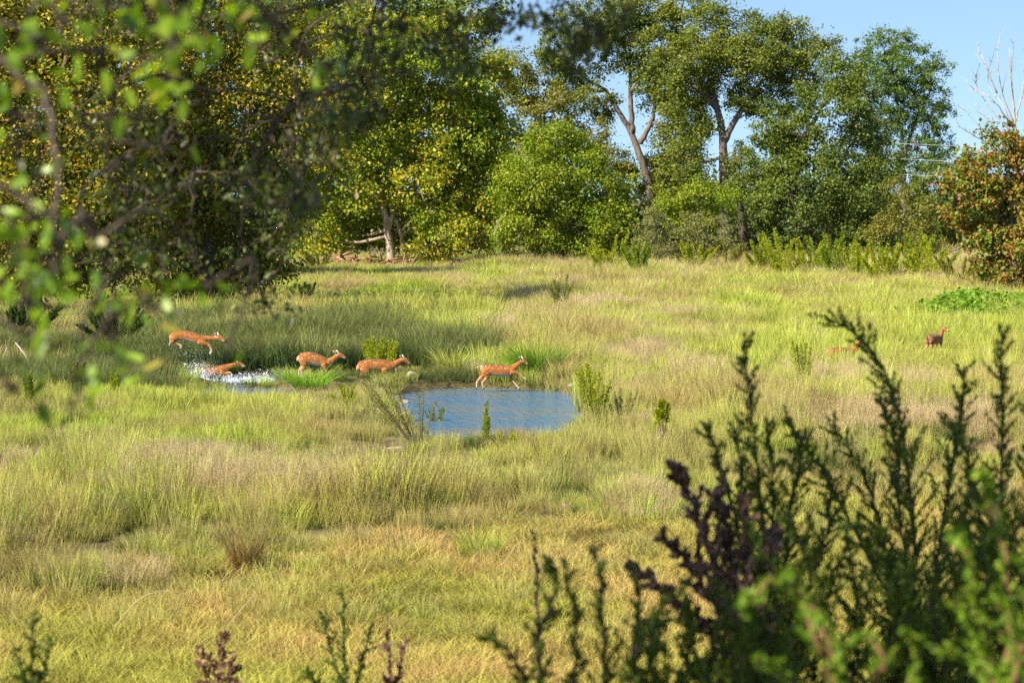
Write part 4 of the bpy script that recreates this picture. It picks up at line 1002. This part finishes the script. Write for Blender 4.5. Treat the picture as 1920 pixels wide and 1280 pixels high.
def build_splash():
    rng = np.random.default_rng(61)
    m, nt, N, Lk = new_mat('white_spray')
    b = N('ShaderNodeBsdfPrincipled'); b.inputs['Base Color'].default_value = (.86, .9, .93, 1); b.inputs['Roughness'].default_value = .25
    t = N('ShaderNodeBsdfTranslucent'); t.inputs['Color'].default_value = (.85, .9, .95, 1); ms = N('ShaderNodeMixShader'); ms.inputs[0].default_value = .35
    Lk(b.outputs[0], ms.inputs[1]); Lk(t.outputs[0], ms.inputs[2]); o = N('ShaderNodeOutputMaterial'); Lk(ms.outputs[0], o.inputs[0])
    O = np.array([(1, 0, 0), (-1, 0, 0), (0, 1, 0), (0, -1, 0), (0, 0, 1), (0, 0, -1)], float)
    OF = np.array([(0, 2, 4), (2, 1, 4), (1, 3, 4), (3, 0, 4), (2, 0, 5), (1, 2, 5), (3, 1, 5), (0, 3, 5)])
    a = Acc()
    def burst(px, py, d, n, sx, sy, sz, r0, r1, lift=0.0):
        c0 = at(px, py, d)
        for k in range(n):
            u = rng.random()
            p = c0 + np.array([rng.normal() * sx, rng.normal() * sy, abs(rng.normal()) * sz * (.3 + u) + lift])
            r = r0 + (r1 - r0) * rng.random() ** 3
            a.add(p + O * r * np.array([1, 1, .8 + rng.random()]), OF)
    burst(376, 712, 79.0, 900, .33, .5, .20, .005, .022)
    burst(400, 713, 78.6, 900, .7, .4, .09, .005, .022)
    burst(440, 714, 78.4, 500, .5, .4, .06, .005, .02)
    burst(480, 714, 79, 400, .35, .4, .09, .005, .02)
    burst(375, 690, 81.5, 260, .3, .4, .30, .004, .011)
    burst(350, 668, 82.2, 160, .3, .3, .35, .004, .010)
    burst(520, 700, 80.5, 220, .5, .5, .10, .005, .015)
    burst(330, 715, 79.5, 320, .5, .5, .03, .005, .02)
    for (px, py, d, n, sx, sz) in [(372, 710, 79, 340, .26, .22), (400, 714, 78.6, 420, .65, .07), (450, 716, 78.4, 260, .5, .05), (480, 713, 79, 120, .3, .10), (330, 716, 79.4, 160, .5, .03)]:
        c = at(px, py, d) + np.stack([rng.normal(size=n) * sx, rng.normal(size=n) * .4, np.abs(rng.normal(size=n)) * sz], -1)
        A = unit(rng.normal(size=(n, 3)) * np.array([.8, .8, .5]) + np.array([-.3, 0, .8 if sz > .06 else 0]))
        a.leaves(c, A, rng.normal(size=(n, 3)), .05 + .10 * rng.random(n), .018 + .03 * rng.random(n))
    tag(obj('water_splash', a.mesh('water_splash', m)), 'white spray of water thrown up around the plunging deer', 'splash', kind='stuff')
build_splash()

# ------------------------------------------------------------------ overhanging oak (out of focus, upper left)
def build_oak():
    rng = np.random.default_rng(3)
    g = np.array([-7.5, 9.0, float(H(-7.5, 9.0))])
    root = empty('live_oak_tree', g, 'out-of-focus live oak hanging its leaves into the upper left', 'tree')
    a = Acc(); tr = curve([[0, 0, -.4], [.1, 0, 2.2], [.3, .2, 4.6], [.2, .1, 7.2]], 14); a.tube(tr, np.linspace(.42, .24, 14), 12)
    obj('trunk', a.mesh('trunk', M['dark_bark'], True), root)
    limbs = [[[-7.3, 9.1, 7.4], [-5, 8, 8.4], [-2.6, 7.2, 7.6], [-.6, 7.2, 7.9]], [[-7.3, 9.1, 7.8], [-5, 11.5, 9.0], [-2.2, 13, 8.4], [.6, 14, 8.4], [2.0, 14.5, 8.5]],
             [[-7.3, 9.1, 8.2], [-5.5, 10, 10.2], [-2.5, 10.5, 11.4]], [[-7.3, 9.1, 8.0], [-9, 8, 10.5], [-10, 7.5, 12]], [[-7.3, 9.1, 9.0], [-6.5, 12, 11], [-5, 13.5, 12]]]
    LP = []
    for pts in limbs:
        c = curve(pts, 26); c[2:] += rng.normal(size=c[2:].shape) * .05
        a = Acc(); a.tube(c - g, np.linspace(.19, .035, 26), 8); obj('limb', a.mesh('limb', M['dark_bark'], True), root); LP.append(c)
    # the leafy crown above the picture, which shades the bushes below
    fo = Acc()
    for c, R in [((-6, 9.3, 11.6), (2.6, 2.4, 1.3)), ((-3, 10.3, 11.8), (2.4, 2.2, 1.2)), ((-9, 8, 12), (2.4, 2.4, 1.4)), ((-4, 13.2, 12), (2.4, 2.2, 1.2)), ((-7, 13, 12.6), (2.5, 2.4, 1.3)),
                 ((-5.2, 6.6, 11.4), (2.0, 1.3, 1.0)), ((-.6, 12, 12), (1.9, 2.0, 1.0)), ((-1.6, 15, 12), (2.2, 1.8, 1.0))]:
        leaf_cloud(fo, np.array(c) - g, np.array(R), 80, 70, .8, .13, rng, shell=.2)
    # hanging sprays
    big, far = [], []; AP = [LP[0][6:], LP[1][6:]]
    def spray(px, py, sx, sy, d, n, L):
        c0 = at(px, py, d); m = d / FPX
        top = c0 + np.array([rng.normal() * sx * m * .4, rng.normal() * .15, sy * m * 1.0])
        bot = c0 + np.array([rng.normal() * sx * m * .4, rng.normal() * .15, -sy * m * .8])
        src = np.concatenate(AP); src = src[src[:, 2] > top[2] + .08]
        q = src[np.argmin(np.linalg.norm((src - top) * np.array([1, .6, 1]), axis=1))]
        c = curve([q, (q + top) / 2 + np.array([rng.normal() * .1, rng.normal() * .1, .15]), top, c0, bot], 22)
        c[3:] += rng.normal(size=c[3:].shape) * .012
        a = Acc(); a.tube(c - g, np.concatenate([np.linspace(.008, .005, 12), np.linspace(.005, .002, 10)]) * (1 + .5 * (np.linalg.norm(q - top) > .8)), 5)
        mine = []
        for k in range(n):
            t = rng.random() ** .9; b = c[13:][int(t * 8)]
            e = b + rng.normal(size=3) * np.array([sx * m * .8, .22, sy * m * .42])
            if k % 4 == 0: a.tube(np.stack([b, (b + e) / 2 + rng.normal(size=3) * .015, e]) - g, [.005, .004, .002], 3)
            A = unit((rng.normal(size=3) * .7 + np.array([0, 0, -.7]))[None])[0]
            Nn = unit((rng.normal(size=3) * .7 + np.array([-.2, -.3, .7]))[None])[0]
            mine.append([e, A, Nn, L * (.65 + .7 * rng.random()), d]); (big if d < 9.5 else far).append(mine[-1])
        AP.append(c[4:16:2])
        tw = obj('twig', a.mesh('twig', M['dark_bark']), root)
        for q_ in mine: q_.append(tw)
    for (px, py, sx, sy, d, n) in [(90, 50, 90, 60, 7.2, 34), (320, 70, 60, 70, 7.0, 34), (300, 10, 110, 40, 7.4, 30), (60, 170, 60, 60, 7.5, 22), (35, 300, 50, 60, 7.8, 18), (110, 470, 80, 50, 7.0, 34), (50, 530, 50, 45, 7.0, 20),
                                   (170, 580, 60, 50, 7.6, 26), (95, 640, 40, 40, 7.4, 12), (230, 680, 35, 40, 7.8, 12), (150, 735, 45, 25, 7.6, 10), (610, 130, 40, 30, 8.2, 10), (395, 540, 30, 25, 8.0, 6), (15, 735, 30, 25, 7.5, 7),
                                   (500, 60, 60, 50, 8.4, 14), (30, 410, 40, 40, 7.6, 16), (270, 560, 60, 40, 8.2, 18), (200, 300, 120, 60, 8.6, 18), (420, 660, 20, 15, 7.8, 3), (300, 170, 60, 50, 7.4, 18)]:
        spray(px, py, sx, sy, d, int(n * 1.15), .062)
    k = 0
    while k < 50:
        px = 150 + 560 * rng.random(); py = -20 + 590 * rng.random()
        if px > 540 and py > 470 - (px - 540) * 2.0: continue
        if px < 330 and py > 480: continue
        spray(px, py, 40, 42, 13.5 + 8 * rng.random(), 42, .066); k += 1
    for (px, py, n) in [(640, 30, 40), (700, 60, 40), (745, 20, 36), (800, 60, 30), (850, 20, 34), (860, 100, 34), (905, 100, 14), (930, 30, 30), (985, 15, 22), (1040, 15, 14), (1070, 60, 34), (1095, 20, 26), (1130, 35, 26), (1160, 15, 20), (1010, 20, 12), (640, 110, 30), (700, 140, 40), (680, 200, 34), (740, 90, 36), (860, 60, 30), (1065, 95, 26), (1125, 60, 24), (620, 200, 40), (930, 5, 30)]:
        spray(px, py + 22, 30, 30, 14 + 2 * rng.random(), int(n * 1.7), .066)
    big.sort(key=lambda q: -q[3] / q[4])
    th = np.linspace(0, 2 * np.pi, 10, endpoint=False)
    lv = np.stack([np.cos(th) * .5, np.sin(th) * .22, np.abs(np.sin(th)) * .05 + .03 * np.cos(th * 2)], -1); lv = np.vstack([lv, [[0, 0, 0]]])
    lme = mesh('leaf', lv, [(i, (i + 1) % 10, 10) for i in range(10)], M['oak_lit'])
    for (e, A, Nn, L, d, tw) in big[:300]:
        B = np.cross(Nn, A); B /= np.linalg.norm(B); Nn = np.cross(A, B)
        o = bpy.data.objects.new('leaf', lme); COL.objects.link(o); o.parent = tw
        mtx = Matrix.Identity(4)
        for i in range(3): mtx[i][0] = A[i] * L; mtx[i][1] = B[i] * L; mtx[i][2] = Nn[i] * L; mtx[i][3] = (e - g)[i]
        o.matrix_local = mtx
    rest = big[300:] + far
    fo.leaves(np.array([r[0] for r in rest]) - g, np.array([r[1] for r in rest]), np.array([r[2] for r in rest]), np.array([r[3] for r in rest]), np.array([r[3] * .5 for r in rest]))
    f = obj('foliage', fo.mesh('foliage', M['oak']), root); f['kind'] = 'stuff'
build_oak()

# ------------------------------------------------------------------ out-of-focus bushes in the foreground
def juniper(name, label, stems, mat, seed, blen=.2, cat='bush', smat=None, group=None, dens=1.0, needle=.037, nw=.32):
    """stems: (list of photo points bottom to top, distance)"""
    rng = np.random.default_rng(seed)
    p0 = at(stems[0][0][0][0], stems[0][0][0][1], stems[0][1]); g = np.array([p0[0], p0[1], float(H(p0[0], p0[1]))])
    root = empty(name, g, label, cat, group)
    fo = Acc()
    for pts, d in stems:
        P = [at(p[0], p[1], d + rng.normal() * .15) for p in pts]
        foot = np.array([P[0][0] + rng.normal() * .1, P[0][1], float(H(P[0][0], P[0][1])) - .05])
        c = curve([foot] + P, 30); c[2:] += rng.normal(size=c[2:].shape) * .006
        seg = np.linalg.norm(np.diff(c, axis=0), axis=1); S = np.concatenate([[0], np.cumsum(seg)]); tot = S[-1]
        a = Acc(); fo = Acc(); a.tube(c - g, np.linspace(.016, .004, 30), 5)
        nb = int(tot / .030 * dens)
        for k in range(nb):
            s = (.15 + .85 * (k + rng.random()) / nb)
            b = np.array([np.interp(s * tot, S, c[:, i]) for i in range(3)])
            b2 = np.array([np.interp(min(s * tot + .03, tot), S, c[:, i]) for i in range(3)]); b1 = np.array([np.interp(s * tot - .03, S, c[:, i]) for i in range(3)])
            T = (b2 - b1) / max(np.linalg.norm(b2 - b1), 1e-6)
            rd = np.cross(T, rng.normal(size=3)); rd /= np.linalg.norm(rd)
            ln = blen * 1.25 * (.25 + .75 * (1 - s) ** .8) * (.35 + .95 * rng.random())
            dr = T * .75 + rd * .7 + np.array([0, 0, .1])
            e = b + dr * ln
            if rng.random() < .3: a.tube(np.stack([b, (b + e) / 2, e]) - g, [.004, .003, .002], 3)
            n = int(ln / .0046) + 4
            t = rng.random(n)[:, None]
            C = b + (e - b) * t + rng.normal(size=(n, 3)) * .007
            A = unit(dr + rng.normal(size=(n, 3)) * .55)
            L = needle * (.6 + .8 * rng.random(n))
            fo.leaves(C - g, A, rng.normal(size=(n, 3)), L, L * nw)
        sm = obj('stem', a.mesh('stem', smat or M['dark_bark']), root)
        obj('foliage', fo.mesh('foliage', mat), sm)
    return root

def build_foreground():
    J, JB, D_ = M['juniper'], M['juniper_bright'], M['dead_leaf']
    G_ = 'blurred bushes in the foreground'
    juniper('juniper_bush', 'tall dark feathery bush whose tip arches left over the meadow', [([(1728, 1290), (1712, 980), (1690, 800), (1655, 690), (1610, 630), (1545, 592)], 17), ([(1735, 1290), (1770, 960), (1800, 800), (1808, 690)], 17.4),
                                                                     ([(1720, 1290), (1650, 980), (1610, 870), (1560, 800)], 17.2), ([(1725, 1290), (1690, 1000), (1682, 850), (1650, 745)], 16.6), ([(1715, 1250), (1600, 990), (1540, 880), (1500, 830)], 17.2)], J, 501, .34, group=G_)
    juniper('juniper_bush', 'dark upright feathery bush nearest the right edge', [([(1890, 1290), (1882, 980), (1880, 790), (1880, 625)], 15.5), ([(1900, 1290), (1930, 980), (1935, 760)], 15.2), ([(1880, 1250), (1840, 980), (1810, 850), (1790, 790)], 15.4),
                                                                     ([(1890, 1200), (1860, 1000), (1850, 880)], 15.8)], J, 502, .30, group=G_)
    juniper('juniper_bush', 'dark bush left of the arching tip with sparse sprigs on top', [([(1440, 1290), (1432, 1000), (1412, 800), (1395, 640)], 16), ([(1445, 1290), (1480, 980), (1500, 840), (1475, 780)], 16.2), ([(1435, 1250), (1380, 980), (1345, 850), (1325, 800)], 15.8),
                                                                     ([(1440, 1200), (1450, 950), (1440, 790)], 15.6), ([(1430, 1200), (1400, 1000), (1380, 800)], 16.1), ([(1450, 1250), (1540, 1040), (1560, 900)], 16)], J, 503, .28, group=G_)
    juniper('dead_bush', 'dead brown bush at the left foot of the dark bushes', [([(1390, 1240), (1340, 1060), (1290, 930), (1262, 870)], 14.5), ([(1400, 1240), (1370, 1040), (1345, 920)], 14.6), ([(1410, 1240), (1400, 1030), (1395, 930)], 14.4),
                                                                     ([(1380, 1240), (1310, 1080), (1240, 1000)], 14.5), ([(1370, 1260), (1260, 1120), (1170, 1060)], 14.5), ([(1420, 1240), (1440, 1080), (1450, 990)], 14.6)], D_, 504, .20, group=G_, needle=.05, nw=.6)
    juniper('juniper_bush', 'dark green upright sprigs at the bottom centre', [([(1015, 1330), (1010, 1200), (1040, 1100), (1030, 1050)], 12), ([(1075, 1330), (1080, 1180), (1060, 1060)], 12), ([(1130, 1330), (1130, 1150), (1115, 1020)], 12.3), ([(990, 1330), (960, 1230), (900, 1190)], 12.2),
                                                                     ([(1180, 1330), (1200, 1180), (1190, 1080)], 11.8)], J, 505, .15, group=G_)
    juniper('juniper_bush', 'bright green sprays curling down at the bottom right', [([(1560, 1340), (1530, 1200), (1490, 1100), (1430, 1100), (1385, 1140)], 8.2), ([(1570, 1340), (1560, 1220), (1510, 1130)], 8.0), ([(1640, 1340), (1660, 1240), (1620, 1190), (1590, 1230)], 8.0),
                                                                     ([(1700, 1340), (1720, 1220), (1690, 1180)], 8.2), ([(1480, 1340), (1460, 1260), (1420, 1230)], 8.2)], JB, 506, .085, group=G_, smat=M['red_stem'])
    juniper('juniper_bush', 'sunlit bright green bush in the bottom right corner', [([(1890, 1340), (1895, 1180), (1885, 1040), (1850, 930), (1840, 880)], 9), ([(1900, 1340), (1930, 1150), (1925, 990)], 9.2), ([(1880, 1340), (1840, 1200), (1790, 1130)], 8.8), ([(1860, 1340), (1840, 1250), (1760, 1220)], 8.6),
                                                                     ([(1900, 1340), (1900, 1200), (1860, 1100)], 8.8), ([(1850, 1300), (1820, 1060), (1780, 1000)], 9.2)], JB, 507, .11, group=G_, smat=M['red_stem'])
    rng = np.random.default_rng(55)
    def thicket(lab, x0, x1, y0, y1, n, d0, d1, sd, mat, bl):
        st = []
        for k in range(n):
            px = x0 + (x1 - x0) * (k + rng.random()) / n; d = d0 + (d1 - d0) * rng.random(); ty = y0 + (y1 - y0) * rng.random()
            st.append(([(px, 1330), (px + rng.normal() * 25, (1330 + ty) / 2), (px + rng.normal() * 45, ty)], d))
        juniper('juniper_bush', lab, st, mat, sd, bl, group=G_)
    thicket('dark low thicket between the dead brown bush and the bright corner bush', 1440, 1800, 960, 1100, 15, 12.5, 14, 508, J, .22)
    thicket('dark low thicket under the dead brown bush at the bottom', 1200, 1460, 1090, 1190, 12, 11.5, 13, 509, J, .2)
    thicket('dark thicket behind the bright corner bush at the right edge', 1780, 1960, 900, 1050, 9, 11.5, 13, 510, J, .22)
    juniper('foreground_weed', 'dark upright weed at the bottom left of centre', [([(650, 1330), (645, 1210), (640, 1110)], 19), ([(650, 1330), (620, 1220), (605, 1150)], 19), ([(655, 1330), (680, 1230), (700, 1170)], 19.2), ([(640, 1330), (600, 1290), (575, 1250)], 19)], J, 511, .16, cat='weed', dens=.8)
    juniper('foreground_weed', 'dead dark weed right of the upright one at the bottom', [([(730, 1330), (730, 1250), (728, 1185)], 19), ([(735, 1330), (750, 1240), (765, 1200)], 19)], D_, 512, .14, cat='weed', dens=.7, nw=.6)
    juniper('foreground_weed', 'dark green sprig in the bottom left corner', [([(60, 1330), (62, 1230), (60, 1150)], 16), ([(55, 1330), (40, 1260), (28, 1215)], 16), ([(65, 1330), (85, 1250), (95, 1195)], 16.2)], J, 513, .15, cat='weed', dens=.8)
    juniper('foreground_weed', 'dry tan weed at the bottom under the straw stalk', [([(405, 1330), (410, 1260), (420, 1185)], 22), ([(400, 1330), (385, 1260), (375, 1215)], 22), ([(410, 1330), (430, 1270), (435, 1225)], 22)], M['tan_leaf'], 514, .2, cat='weed', dens=.8, nw=.6, needle=.06)
    juniper('foreground_weed', 'thin brown seed stalk rising left of the bottom centre sprigs', [([(1010, 1330), (1005, 1100), (1002, 1000)], 17)], D_, 515, .04, cat='weed', dens=.6, nw=.5)
build_foreground()
